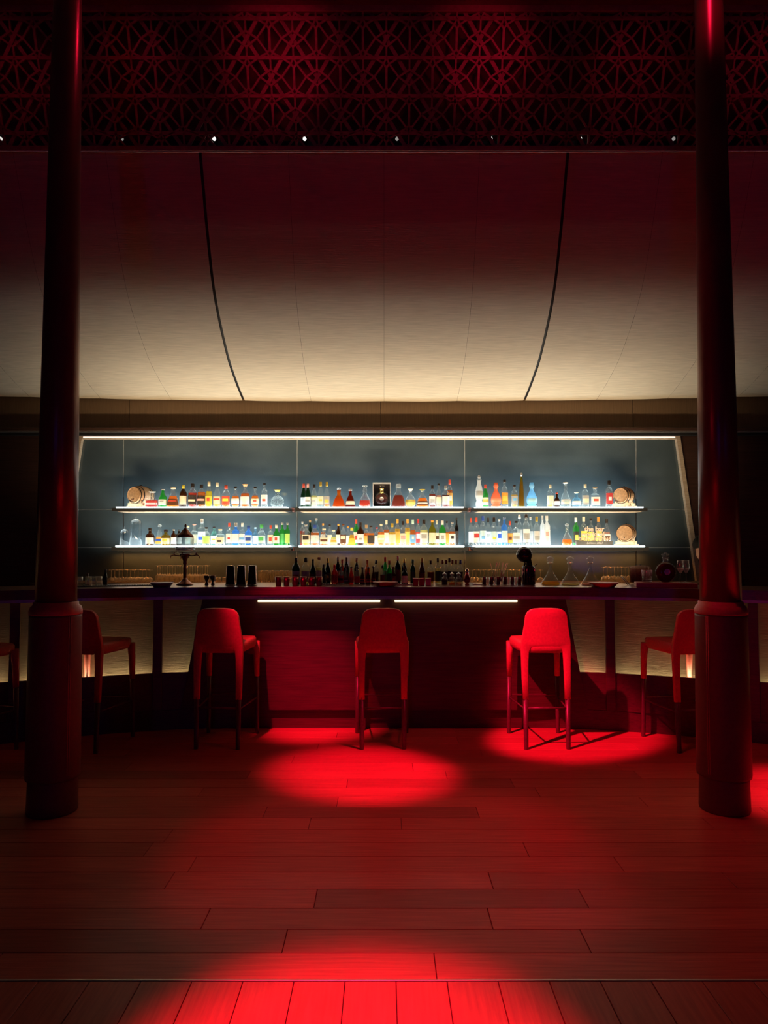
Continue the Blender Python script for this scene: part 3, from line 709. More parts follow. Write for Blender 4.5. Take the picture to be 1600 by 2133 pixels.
UM = """
633 1006 13 slope dkgreen - 0 white - red c b|dark wine bottle with red striped cap, behind its twin
641.5 1006 12.5 slope dkgreen - 0 white grey pink c|dark wine bottle with pale red cap, before its twin
654.5 1007.5 13.5 slope clear straw .5 cream grey black c|pale yellow bottle with cream label and black cap
668 1002.5 13.5 slope clear - 0 cream gold gold c|clear bottle with wide cream label and gold cap
681 1002.5 12 slope clear orange .24 grey gold gold c|clear bottle with grey label and gold cap
706 1018 26 bell amber amber .48 - - clear b|bell shaped red amber cognac bottle with glass stopper
730 1017 21 bell darkred darkred .52 cream - silver s|dark red bell bottle with round cream seal
760 1010 25 tear clear red .30 - - clear k|clear decanter a third full of red amber spirit
830 1005.6 31 bell clear darkred .50 - - clear c|broad clear bell decanter filled with dark red spirit
855 1017 22 round clear orange .20 gold - cream f|round crystal decanter with gold emblem and flared stopper
880 1018 27 bell clear orange .50 black white gold k|orange bell bottle with small black label
900.6 1010 14 std clear darkred .6 white grey black c|dark red bottle with white label and black ribboned neck
914 1006 12 slope clear rose .5 cream - black s|pale rose bottle with cream label
928.5 1010.6 15.5 std clear darkred .56 white - silver c|brown spirit bottle with white label and clear shoulders
937 997.5 12 tall clear amber .62 orange cream red c b|tall amber bottle with red cap and round orange label
"""
UR = """
998 988 16.5 figure white - 0 grey - silver b|tall white figure shaped bottle with silver ball stopper
1011 1008 13 slope green - 0 cream gold red c|green bottle with red neck and cream label
1033 1003.6 21.5 vase coral - 0 coral - coral 0|frosted coral vase shaped bottle
1051 998 14 tall clear - 0 orange gold black s|tall clear bottle with orange label and black cap
1071.6 1009 14 std clear gold .55 grey blue black s|golden bottle with round blue emblem and black cap
1086 987 13.5 spire olive amber .8 - - silver b|very tall olive spire bottle with silver ball stopper
1107.6 1003 22 vase frostblue - 0 frostblue - frostblue 0|frosted blue vase shaped bottle
1146 1008 14 std clear gold .3 cream silver cream c|clear bottle with grey label and gold foot
1160 1024.6 13 round brown amber .5 white - red s|small round brown bottle with white round label
1178 1003 23 tear clear - 0 white paleblue white k|clear teardrop bottle with white stopper
1200.7 1024.6 20 round paleblue - 0 white - cream k|small round pale blue bottle with cream cap
1219 1007 15 std clear - 0 grey cream cream c|clear bottle with silver grey label beside the wooden capped one
1239.5 1015 17.5 square clear - 0 white red wood k|square clear bottle with red stamp and wooden cap
1268.6 999 14.4 tall clear - 0 deepred white black c|clear bottle with large bright red label and black cap
"""
LL = """
333 1090 17 cone clear - 0 orange navy clear T b|clear pyramid bottle with orange print and tall stopper
313 1099 18 squat brown - 0 white - black c|brown jug with white label and black cap
345.7 1102 19 squat olive gold .6 cream yellow black c|squat olive yellow bottle with black cap
362 1101.5 11 std brown - 0 white - silver s|small dark bottle with white label and silver cap
373 1102 13 std black - 0 grey - black s b|small black bottle behind the water fountain
392 1094 11 tall clear - 0 paleblue - cream s|slim clear bottle with cream cap
405 1091 15 square clear - 0 paleblue white pink k|faceted clear bottle with pink stopper
421 1079 15 square clear - 0 white navy silver c b|tall clear bottle with dark blue label
430 1097 16 std clear - 0 lime - black s|clear bottle with bright green label and black cap
446 1096 13 std teal - 0 white orange black s b|pale teal bottle with orange spot and black cap
459 1101 18 square clear - 0 cream black cream s|cream square bottle with black lettering
478 1088 12.5 square clear - 0 white deepred red c|clear bottle with white label and tall red cap
491.5 1088 14 square blue - 0 white - silver c|blue square bottle with white diamond label
505 1088 12 square clear - 0 white blue white c|clear square bottle with white cap
518 1094 15 tall blue - 0 white navy navy c|bright blue bottle with white arched label
532 1097 10 square paleblue - 0 white - paleblue s b|small pale blue bottle tucked behind its neighbours
545 1091.5 17 squat clear - 0 teal green green c|clear round shouldered bottle with tall green cap
564 1093 11.5 square clear - 0 cream red red c|narrow cream labelled bottle with red cap and foot
576 1092 13.5 squat green - 0 white red white c|green bottle with big white label and white cap
588 1087.6 11.5 tall green - 0 green - silver s|tall green ribbed bottle beside the white labelled one
599 1088 10.5 tall green - 0 lime - silver s|tall green bottle at the shelf end
"""
LM = """
637.5 1091 17 std clear gold .3 cream black silver s|clear bottle with cream label and black seal
656 1092 18 std clear amber .62 white paleblue navy c|amber bottle with white label and blue cap
675 1100 17.5 squat clear amber .35 cream brown cream s|squat bottle with brown plaque on cream label
695 1103 16.5 cone clear straw .55 cream gold cream s|pale bottle with large cream yellow label
715 1090 12.8 std clear amber .3 brown cream brown s|narrow bottle with tall dark brown label
733 1098 16 cone clear gold .60 yellow - yellow c|yellow tapering bottle with yellow cap
751 1087 14.4 std brown - 0 white grey black c|dark brown bottle with plain white label and long black neck
773 1094 14.6 square clear orange .62 black - black s|orange brown square bottle with black label
794 1090 14.6 std clear orange .62 straw white cream s|orange bottle with white lettering over pale lower label
817 1089 15 std clear gold .60 cream - gold c|golden bottle with low cream label
839.6 1084 13.2 std clear rose .5 cream pink black c|bottle with cream label and pink stripe
860 1081 12.8 slope clear amber .6 blue white teal c|amber bottle with blue and white label and teal cap
883 1081 17 std clear straw .6 white grey black c|pale straw bottle with broad white label
900.6 1082 15 std olive - 0 cream - orange s|olive bottle with cream oval label and orange cap
921.5 1083 14.4 std green - 0 white grey white c|green bottle with tall white label and white cap
942 1086 13.8 std clear amber .6 white black silver s|amber bottle with white bird label
630 1085 10.5 std clear red .6 brown - silver s b|red brown bottle at the shelf end
646 1082 10.5 slope dkgreen - 0 black - wood s b|dark green bottle showing behind the cream labelled one
659 1078 12 std paleblue - 0 paleblue - silver s b|tall pale blue clear bottle
673 1089 10.5 std clear amber .6 cream - orange s b|amber bottle with orange cap behind the brown plaque bottle
687 1091 11 std clear straw .5 cream - black s b|pale bottle with black cap
705 1090 10.5 std brown amber .5 cream - orange s b|brown bottle with orange cap
725 1095 9 std clear orange .5 cream - orange s b|slim orange bottle
742 1080 11 std green - 0 cream red red c b|green bottle with red and white cap
763 1092 13 squat clear orange .6 orange - wood c b|orange bottle with wooden brown cap
785 1097 10.5 std clear rose .5 cream - deepred s b|bottle with deep red cap and cream label
805 1082 12.5 std clear amber .62 cream - cream c b|amber bottle with cream cap
828 1079 11.5 tall clear gold .62 orange - orange c b|tall golden bottle with orange label and cap
849 1079 11.5 tall clear gold .66 gold - orange c b|tall golden bottle with gold label and orange cap
871 1079 11 std clear - 0 deepred white deepred c b|clear bottle with red label and red cap
910 1082 10.5 std clear amber .5 cream brown cream c b|bottle with cream and brown striped label
931 1084 11.5 std clear orange .55 orange - black s b|amber bottle with orange label and dark cap
951 1077 8.5 tall black - 0 black - black s b|slim black bottle
"""
LR = """
981 1077 11 std clear - 0 white - red c b|clear bottle with red cap at the shelf end
992 1076 13.8 std clear - 0 white deepred red c|clear bottle with red banded white label
1006 1073 14 std clear - 0 paleblue blue navy c|clear bottle with blue print and blue cap
1017 1076.5 11 std clear - 0 white grey black c b|clear bottle with silver print and black cap
1029 1076 14.4 std clear - 0 paleblue yellow black c|clear bottle with yellow patch on pale blue label
1040 1079 9.5 tall clear blue .25 white navy silver s b|slim clear bottle with deep blue foot
1050.6 1076 13 tall blue - 0 paleblue - clear s|tall blue tinted cylinder bottle
1062 1084 11 std clear - 0 orange brown red c|slim bottle with orange label and red cap
1075 1084 14.4 square clear - 0 white grey black s|square clear bottle with black cap
1082 1070 11 tall clear - 0 grey - silver T b|tall clear bottle with pale conical cap
1096 1069 15 tall clear - 0 white grey black T|tall clear bottle with black conical cap
1105 1075 11 std clear - 0 grey - silver s b|clear bottle with silver cap
1118 1074.5 13 std clear - 0 silver grey gold c|clear bottle with gold cap and silver oval label
1130 1072.5 9.5 tall white - 0 white - silver c b|slim frosted white bottle behind its twin
1139 1072.5 13 tall white - 0 white pink white c|tall frosted white bottle with faint pink print
1181 1093 22 tear clear orange .30 - - clear b|round glass decanter with a little orange spirit
1199.6 1076.5 13 std green - 0 black yellow white c b|green bottle with black and yellow label
1216 1074.5 14 std clear lime .5 yellow lime cream c b|pale bottle with lime green label and cream cap
1231 1078 13 std clear gold .5 yellow - black s b|golden bottle with black cap
1246.6 1075 14 std clear orange .55 gold cream orange c b|amber bottle with long orange cap
1263.7 1079 14 slope clear rose .5 cream brown black c b|bottle with brown banded label and black cap
"""
BAR = """
617 1160 17 std dkgreen - 0 cream deepred black c|dark green bottle with round red label
637 1160 17 std clear straw .5 cream deepred black c|clear bottle with red sealed label
652 1163 13 slope black - 0 brown - black s|black wine bottle with brown label
664.6 1159 13.5 tall clear straw .62 cream - wood s|clear bottle of straw coloured spirit
674 1174.5 13 std black - 0 black - black c|short black bottle next to the red sauce bottle
683 1162 13 slope black amber .5 brown gold gold c b|dark bottle with gold foil neck
697 1175 13 std red - 0 deepred - red c|red labelled bottle with tall red cap
704 1159 12 std black - 0 brown - wood c b|dark bottle with wooden cap
710 1179 12 std clear - 0 deepred black black s|small red labelled bottle with clear shoulders
713 1164 10 std darkred - 0 brown - deepred c b|dark red bottle rising behind the small ones
722 1159 10.5 std black - 0 black - brown c b|tall dark bottle with brown cap
721 1176 11 bell clear - 0 black grey black s|small pale shouldered bottle with black base label
732 1179 11 slope red - 0 deepred - black s|all red small bottle with black cap
744 1178 12.5 squat clear - 0 deepred - black s|small round shouldered bottle with wide red label
743 1161 10.5 std black amber .6 brown - wood c b|tall amber necked bottle with pale ringed cap
755 1179 11 bell brown - 0 deepred black black s|small dark bottle with red label, one of three alike
767 1179 11 bell brown - 0 deepred black black s|small dark bottle with red label, one of three alike
778 1178 11 bell brown - 0 deepred black black s|small dark bottle with red label, one of three alike
765.5 1165 10.5 std amber - 0 deepred - orange c b|red amber bottle with glowing orange cap
783.5 1165.5 11 std clear rose .4 black - black c b|clear bottle with black cap
797 1176 10 std clear straw .4 brown - black c|pale bottle with square black cap
802.5 1159 10 std green - 0 green - red c b|green bottle with glowing red cap
811 1166 12.5 squat green - 0 dkgreen - wood c|clear green bottle with wooden stopper
818.5 1179 14 squat brown - 0 brown deepred brown c|broad brown bottle with red plaque
828.5 1156.5 12.5 std black - 0 brown - cream c b|tallest black bottle with pale cap
843 1177 13.5 squat black - 0 cream - black c|black bottle with pale arched label
842 1162 11 std black amber .6 brown - gold c b|dark bottle with bright gold cap
860 1164 11 std dkgreen - 0 dkgreen - dkgreen c b|slim dark green bottle
879 1161 13 slope brown - 0 brown - gold c b|brown bottle with gold ringed neck
897 1166 14 std clear gold .5 brown - black c b|clear gold bottle with long black cap
912 1161 12 std clear straw .6 dkgreen - black c b|clear bottle with dark green label
922 1165 9.5 std clear straw .4 black - brown c b|slim pale bottle with tall brown cap in the capped row
929.5 1165 8 std clear gold .4 black - brown c b|slim pale bottle with tall brown cap in the capped row
936 1161 8 std clear straw .4 black - black c b|taller pale bottle in the capped row
942.5 1165 8.5 std clear gold .4 black - brown c b|slim pale bottle with tall brown cap in the capped row
950 1165 8.5 std clear straw .4 black - brown c b|slim pale bottle with tall brown cap in the capped row
959 1165 11 std clear straw .4 black - navy c b|broad pale bottle ending the capped row
183 1193 9 slope brown - 0 deepred - brown s b|small dark red bottle beside the tumblers
220 1185 8.5 slope black - 0 black - black s b|slim black bottle beside the coupe glasses
"""
FR, BK = SHF + 0.055, SHF + 0.165
bottles(UL, ZU, FR, BK, 'near the upper tapped cask', 'bottles on the upper shelf by the cask')
bottles(UM, ZU, FR, BK, 'near the boxed decanter', 'bottles on the boxed decanter shelf')
bottles(UR, ZU, FR, BK, 'on the frosted vase shelf', 'bottles on the frosted vase shelf')
bottles(LL, ZLO, FR, BK, 'on the glass dome shelf', 'bottles on the glass dome shelf')
bottles(LM, ZLO, FR, BK, 'on the amber bottle shelf', 'bottles on the amber shelf')
bottles(LR, ZLO, FR, BK, 'on the lettered sign shelf', 'bottles on the lettered sign shelf')
bottles(BAR, Z_TOP, 0.06, 0.20, 'on the bar', 'bottles on the bar', True)
# ------------------------------------------------------------------ casks
def cask(px, py, rp, D, z0, yaw, tapped, label, mat=CASKWOOD, cradle=True, length=2.3):
    """small barrel lying on a cradle; its round head faces along -y before the yaw"""
    r = PX(rp, D); p = at(px, py, D); Lh = r * length
    o = thing('cask', label, 'cask', (p.x, D, z0 + 0.0006), yaw)
    M = Matrix.Translation((0, 0, p.z - z0)) @ Matrix.Rotation(PI / 2, 4, 'X')
    prof = [(r * (0.84 + 0.20 * math.sin(PI * t)), -Lh * t) for t in [k / 12 for k in range(13)]]
    n = 22
    for j in range(n):                                  # staves
        a0, a1 = 2 * PI * j / n, 2 * PI * (j + 0.97) / n
        MB().lathe([(a, z) for a, z in prof], 3, M=M, a0=a0, a1=a1).build('stave', mat, o)
    hz = r * 0.10
    MB().lathe([(r * 0.80, -hz), (r * 0.80, -hz + 0.003), (0.002, -hz + 0.0035)], 28, M=M).build('head', mat, o)
    MB().lathe([(r * 0.80, -hz), (r * 0.80, 0.0), (r * 0.845, 0.001), (r * 0.85, -0.004)], 28, M=M).build('chime', mat, o)
    for t in (0.10, 0.27, 0.73, 0.90):
        R = r * (0.84 + 0.20 * math.sin(PI * t)) * 1.012; w_ = r * 0.07
        MB().lathe([(R, -Lh * t - w_), (R * 1.01, -Lh * t), (R, -Lh * t + w_)], 28, M=M).build('hoop', BLACKMET if mat is CASKWOOD else mat, o)
    MB().lathe([(0.006, r * 1.03), (0.008, r * 1.06), (0.006, r * 1.14)], 10, M=Matrix.Translation((0, Lh * 0.5, p.z - z0))).build('bung', BLACKMET, o)
    if tapped:
        zt = p.z - z0 - r * 0.45
        tp = MB().tube([(0, 0.01, zt), (0, -0.022, zt), (0, -0.028, zt - 0.012)], 0.004, 8).build('tap', BRASSDK, o)
        MB().bbox((-0.003, -0.022, zt + 0.003), (0.003, -0.014, zt + 0.018), 0.001).build('tap_lever', CRADLE, tp)
    if cradle:
        zc = p.z - z0
        for yy in (Lh * 0.12, Lh * 0.72):
            w_ = r * 1.18
            arc = [(r * 0.94 * math.sin(a), zc - r * 0.94 * math.cos(a)) for a in [1.0 - 2.0 * k / 10 for k in range(11)]]
            poly = [(-w_ * 0.95, 0), (-w_, 0.004), (-w_ * 0.86, zc * 0.35)] + list(reversed(arc)) + [(w_ * 0.86, zc * 0.35), (w_, 0.004), (w_ * 0.95, 0)]
            m = MB(); n_ = len(poly)
            # split as a fan of quads under the arc so that the concave outline fills correctly
            top = [q for q in poly[2:-2]]
            for q0, q1 in zip(top[:-1], top[1:]):
                m.box((min(q0[0], q1[0]), yy, 0), (max(q0[0], q1[0]), yy + r * 0.32, max(0.006, min(q0[1], q1[1]))))
            m.box((-w_, yy, 0), (w_, yy + r * 0.32, 0.012)); m.build('cradle_end', CRADLE, o)
        for sx in (-1, 1): MB().bbox((sx * r * 0.55 - 0.006, Lh * 0.12, 0.001), (sx * r * 0.55 + 0.006, Lh * 0.72 + r * 0.3, 0.014), 0.002).build('cradle_rail', CRADLE, o)
    return o
cask(278, 1031, 19.5, SHF + 0.05, ZU, -0.40, True, 'small oak cask with brass tap on cradle by the squat red flask')
cask(1292, 1032, 18.0, SHF + 0.05, ZU, -0.72, False, 'small oak cask without tap beside the bright red labelled bottle')
cask(1301, 1111, 19.0, SHF + 0.05, ZLO, -0.5, True, 'small oak cask with tap beside the lettered sign')
# ------------------------------------------------------------------ glass domes
DOME = glass('dome_glass', (0.98, 0.99, 1.0), 1.6, 0.0)
def dome(px, yt, wd, label):
    D = FR; p = at(px, yt, D); r = PX(wd, D) / 2; h = (p.z - ZLO) * 0.92
    o = thing('glass_dome', label, 'glass dome', (p.x, D, ZLO + 0.0006))
    arc = [(r * math.cos(a), h - r + r * math.sin(a)) for a in [PI / 2 * k / 8 for k in range(9)]]
    MB().lathe([(r * 1.03, 0.0), (r * 1.03, 0.004), (r, 0.006)] + [(max(a, 0.002), z) for a, z in arc], 28).build('bell', DOME, o)
    MB().lathe([(0.004, h - 0.001)] + [(max(0.001, 0.010 * math.sin(t)), h + 0.010 - 0.010 * math.cos(t)) for t in [PI * k / 8 for k in range(1, 9)]], 14).build('knob', DOME, o)
dome(260, 1099, 20, 'small clear glass dome beside the tall dome'); dome(283, 1076, 25, 'tall clear glass dome with round knob')
# ------------------------------------------------------------------ cut letter sign
def text_mesh(s, size, depth, mat, name, parent, loc, font_shear=0.0, bev=0.0):
    c = bpy.data.curves.new('t', 'FONT'); c.body = s; c.size = size; c.extrude = depth; c.align_x = 'CENTER'; c.shear = font_shear; c.resolution_u = 3; c.offset = bev
    t = bpy.data.objects.new('t', c); COL.objects.link(t)
    dg = bpy.context.evaluated_depsgraph_get(); me = bpy.data.meshes.new_from_object(t.evaluated_get(dg))
    bpy.data.objects.remove(t); me.materials.clear(); me.materials.append(mat); me.name = name
    return put(name, me, parent, loc, (PI / 2, 0, 0))
D = SHF + 0.02
pa, pb_ = at(1200, 1127, D), at(1276, 1136, D); cxs = (pa.x + pb_.x) / 2; bh = PX(9.5, D)
sg = thing('letter_sign', 'small sign of pale cut letters in three lines on a grey block', 'sign', (cxs, D, ZLO + 0.0006))
MB().bbox((pa.x - cxs, -0.012, 0), (pb_.x - cxs, 0.022, bh), 0.002).build('block', plain('grey_slate_block', (0.20, 0.21, 0.22), 0.5), sg)
SIGNM = plain('pale_pink_letter', (0.86, 0.62, 0.48), 0.5); SIGND = plain('brown_letter', (0.09, 0.05, 0.03), 0.5)
text_mesh('tomorrow', PX(15.5, D), 0.006, SIGNM, 'letters', sg, (0.0, 0.004, bh + 0.001), 0, 0.0012)
text_mesh('world of', PX(14, D), 0.006, SIGNM, 'letters', sg, (-0.01, 0.006, bh + PX(9.8, D)), 0, 0.0012)
text_mesh('the bar', PX(14, D), 0.006, SIGNM, 'letters', sg, (0.005, 0.008, bh + PX(20.5, D)), 0, 0.0012)
text_mesh('Edition 2023', PX(6.5, D), 0.0006, plain('white_print', (0.9, 0.9, 0.9), 0.5), 'letters', sg, (0.0, -0.0125, bh * 0.33), 0.25)
# ------------------------------------------------------------------ round decanters
DKGLASS = glass('decanter_glass', (0.96, 0.92, 0.90), 1.2, 0.06)
def round_decanter(o, h, w, liq, dark):
    R = w / 2; zc = R * 0.98; M = Matrix.Translation((0, 0, zc)) @ Matrix.Rotation(PI / 2, 4, 'X')
    body = MB().lathe([(R * 0.3, -R * 0.42), (R * 0.75, -R * 0.36), (R * 0.97, -R * 0.12), (R, 0), (R * 0.97, R * 0.12), (R * 0.75, R * 0.36), (R * 0.3, R * 0.42)], 32, M=M).build('glass_body', glass('cognac_glass', (0.42, 0.12, 0.06), 1.2, 0.15) if dark else DKGLASS, o)
    MB().lathe([(R * 0.3, -R * 0.33), (R * 0.68, -R * 0.29), (R * 0.86, 0), (R * 0.68, R * 0.29), (R * 0.3, R * 0.33)], 28, M=M).build('liquid', LQ(liq), o)
    for k in range(19):
        a = -0.55 + (PI + 1.1) * k / 18
        if abs(a - PI / 2) < 0.3: continue
        MB().lathe([(0.0008, 0), (R * 0.055, R * 0.03), (R * 0.07, R * 0.07), (R * 0.03, R * 0.13), (0.0008, R * 0.15)], 8, M=Matrix.Translation((R * 0.97 * math.cos(a), 0, zc + R * 0.97 * math.sin(a))) @ Matrix.Rotation(PI / 2 - a, 4, 'Y')).build('glass_spur', DKGLASS, body)
    MB().lathe([(R * 0.62, 0), (R * 0.62, 0.003), (R * 0.45, R * 0.08), (R * 0.3, R * 0.16)], 24, dy=0.6).build('foot', DKGLASS, o)
    z1 = zc + R * 0.95
    MB().lathe([(R * 0.36, z1 - R * 0.08), (R * 0.27, z1 + R * 0.08), (R * 0.26, z1 + h * 0.14), (R * 0.33, z1 + h * 0.15), (R * 0.33, z1 + h * 0.19)], 20).build('neck', plain('gilded_collar', (0.75, 0.58, 0.22), 0.25, 0.8) if not dark else DKGLASS, o)
    sp = MB(); zt = z1 + h * 0.19; hh = h - zt
    sp.lathe([(R * 0.2, zt), (R * 0.12, zt + hh * 0.25), (R * 0.16, zt + hh * 0.4)], 12)
    for dx, dz in ((0, 0.78), (-0.24, 0.5), (0.24, 0.5)):
        sp.lathe([(0.0008, zt + hh * (dz - 0.22))] + [(R * 0.16 * math.sin(t), zt + hh * dz - hh * 0.22 * math.cos(t)) for t in [PI * k / 6 for k in range(1, 6)]] + [(0.0008, zt + hh * (dz + 0.22))], 10, M=Matrix.Translation((dx * R * 1.0, 0, 0)))
    sp.build('stopper', DKGLASS, o)
    MB().lathe([(R * 0.30, -R * 0.435), (R * 0.30, -R * 0.43), (R * 0.12, -R * 0.45)], 18, M=Matrix.Translation((0, 0, zc + R * 0.05)) @ Matrix.Rotation(-PI / 2, 4, 'X')).build('medallion', plain('silver_medallion', (0.75, 0.55, 0.45), 0.3, 0.6), body)
D = SHF + 0.04; a, b = at(776.5, 1005, D), at(814, 1057, D); cxb = (a.x + b.x) / 2; H = a.z - ZU; Wb = b.x - a.x; fr = PX(1.6, D)
bxo = thing('display_box', 'upright presentation box with silver frame and dark lining around the decanter', 'box', (cxb, D, ZU + 0.0006))
SILV = plain('silver_frame', (0.80, 0.78, 0.76), 0.3, 0.4)
for q in (((-Wb / 2, 0, 0), (-Wb / 2 + fr, 0.15, H)), ((Wb / 2 - fr, 0, 0), (Wb / 2, 0.15, H)), ((-Wb / 2 + fr, 0, H - fr), (Wb / 2 - fr, 0.15, H)), ((-Wb / 2 + fr, 0, 0), (Wb / 2 - fr, 0.15, fr))):
    MB().bbox(*q, 0.001).build('frame_side', SILV, bxo)
MB().box((-Wb / 2 + fr, 0.135, fr), (Wb / 2 - fr, 0.149, H - fr)).build('lining', plain('black_velvet', (0.02, 0.012, 0.016), 0.8), bxo)
dc = thing('decanter', 'round spurred crystal decanter with gilded neck inside the silver framed box', 'decanter', (cxb, D + 0.065, ZU + fr + 0.0012))
round_decanter(dc, H - 2 * fr - 0.004, PX(30, D), 'darkred', False)
# ------------------------------------------------------------------ things on the bar
def bpos(px, off, y=1215):
    D = 5.8
    for _ in range(4): D = bar_D(at(px, y, D).x) + off
    return D
def on_bar(name, label, cat, px, off, group=None, rz=0.0):
    D = bpos(px, off); o = thing(name, label, cat, (at(px, 1215, D).x, D, Z_TOP + 0.0006), rz, group); return o, D
def hgt(py, D): return at(800, py, D).z - Z_TOP
# absinthe style water fountain
o, D = on_bar('water_fountain', 'tall drip fountain with glass reservoir, curled taps and turned stem on the bar', 'fountain', 385, 0.02)
k = PX(1, D); Y = lambda py: hgt(py, D)
MB().lathe([(17 * k, 0), (17 * k, Y(1217)), (15 * k, Y(1215)), (9 * k, Y(1211)), (5 * k, Y(1207)), (4 * k, Y(1204))], 28).build('base', BRASSDK, o)
MB().lathe([(3.5 * k, Y(1204)), (3.2 * k, Y(1186)), (4.2 * k, Y(1184)), (3.4 * k, Y(1182)), (2.6 * k, Y(1178)), (5 * k, Y(1173)), (3.6 * k, Y(1170)), (5.2 * k, Y(1165)), (7 * k, Y(1161)), (9.5 * k, Y(1157)), (12 * k, Y(1153.5))], 24).build('stem', BRASSDK, o)
MB().lathe([(12 * k, Y(1153)), (17 * k, Y(1151)), (19.5 * k, Y(1147)), (19.5 * k, Y(1140)), (17.5 * k, Y(1139)), (17.5 * k, Y(1121)), (16.5 * k, Y(1119))], 32).build('reservoir', glass('fountain_glass', (0.93, 0.97, 0.96), 1.2, 0.28), o)
for z0_, z1_ in ((1146, 1144.5), (1142.5, 1141)): MB().lathe([(19.7 * k, Y(z0_)), (20.1 * k, Y((z0_ + z1_) / 2)), (19.7 * k, Y(z1_))], 32).build('glass_ring', plain('etched_ring', (0.75, 0.8, 0.78), 0.4), o)
MB().lathe([(17 * k, Y(1119)), (16 * k, Y(1115)), (11 * k, Y(1111)), (6.5 * k, Y(1105)), (3 * k, Y(1101)), (1.2 * k, Y(1099)), (2.6 * k, Y(1096)), (1.8 * k, Y(1093)), (0.4 * k, Y(1091))], 28).build('lid', BRASSDK, o)
for a in (0.0, PI, PI / 2, -PI / 2):
    c, s_ = math.cos(a), math.sin(a)
    tp = MB().tube([(c * q * k, s_ * q * k, Y(z)) for q, z in ((8, 1158), (18, 1157.5), (25, 1156), (29, 1158), (31, 1164))], [1.3 * k, 1.3 * k, 1.2 * k, 1.0 * k, 0.8 * k], 8).build('tap', BRASSDK, o)
    MB().tube([(c * 22 * k, s_ * 22 * k, Y(1157)), (c * 23 * k, s_ * 23 * k, Y(1150))], [0.9 * k, 1.6 * k], 8).build('tap_handle', BRASSDK, tp)
# shaker tins
for px in (480, 502.5, 525.5):
    o, D = on_bar('shaker_tin', 'upturned dark steel shaker tin in the row of three', 'shaker', px, -0.06, 'shaker tins'); k = PX(1, D)
    MB().lathe([(10.4 * k, 0), (10.6 * k, 1.5 * k), (10.0 * k, 3 * k), (8.1 * k, hgt(1179, D)), (7.6 * k, hgt(1178, D))], 28).build('tin_body', GUNMETAL, o)
    MB().lathe([(10.9 * k, 0.0), (11.0 * k, 0.8 * k), (10.7 * k, 1.6 * k)], 28).build('rim', CHROME, o)
# copper cups
for px in (580, 597, 615, 632, 649, 665):
    o, D = on_bar('copper_cup', 'small tapered copper cup in the row of six', 'cup', px, -0.10, 'copper cups'); k = PX(1, D); h = hgt(1202, D)
    MB().lathe([(5.4 * k, 0), (5.8 * k, 1 * k), (7.4 * k, h), (7.0 * k, h), (5.4 * k, 2 * k), (0.5 * k, 1.8 * k)], 24).build('cup_body', COPPER, o)
    MB().lathe([(7.35 * k, h - 0.6 * k), (7.7 * k, h), (7.3 * k, h + 0.5 * k)], 24).build('lip', COPPER, o)
# jiggers
for px in (430.5, 443.5):
    o, D = on_bar('jigger', 'small dark hourglass jigger in the pair beside the shaker tins', 'jigger', px, -0.02, 'jiggers'); k = PX(1, D); h = hgt(1199, D)
    MB().lathe([(3.8 * k, 0), (4.2 * k, 1 * k), (2.2 * k, h * 0.36)], 20).build('lower_cup', GUNMETAL, o)
    MB().lathe([(2.2 * k, h * 0.36), (5.6 * k, h * 0.72), (6.4 * k, h), (6.0 * k, h), (3.0 * k, h * 0.5)], 20).build('upper_cup', GUNMETAL, o)
# shallow dishes at the bar edge
for px, wd, c, lab in ((337, 48, 'violet', 'shallow violet tinted dish on the bar below the drip fountain'), (803, 52, 'deepred', 'shallow red dish on the bar in front of the green bottles'), (1257, 62, 'deepred', 'wide shallow red dish on the bar in front of a ship decanter')):
    o, D = on_bar('shallow_dish', lab, 'dish', px, -0.19); k = PX(wd / 2, D); h = PX(9, D)
    m = plain('dish_' + c, sc(HUE[c], 0.6), 0.4)
    MB().lathe([(k * 0.72, 0), (k * 0.74, h * 0.15), (k * 0.93, h * 0.8), (k, h), (k * 0.95, h), (k * 0.7, h * 0.3), (0.002, h * 0.25)], 32).build('bowl', m, o)
    MB().lathe([(k * 0.955, h), (k * 0.99, h * 1.06), (k * 1.01, h * 0.95)], 32).build('rim', m, o)
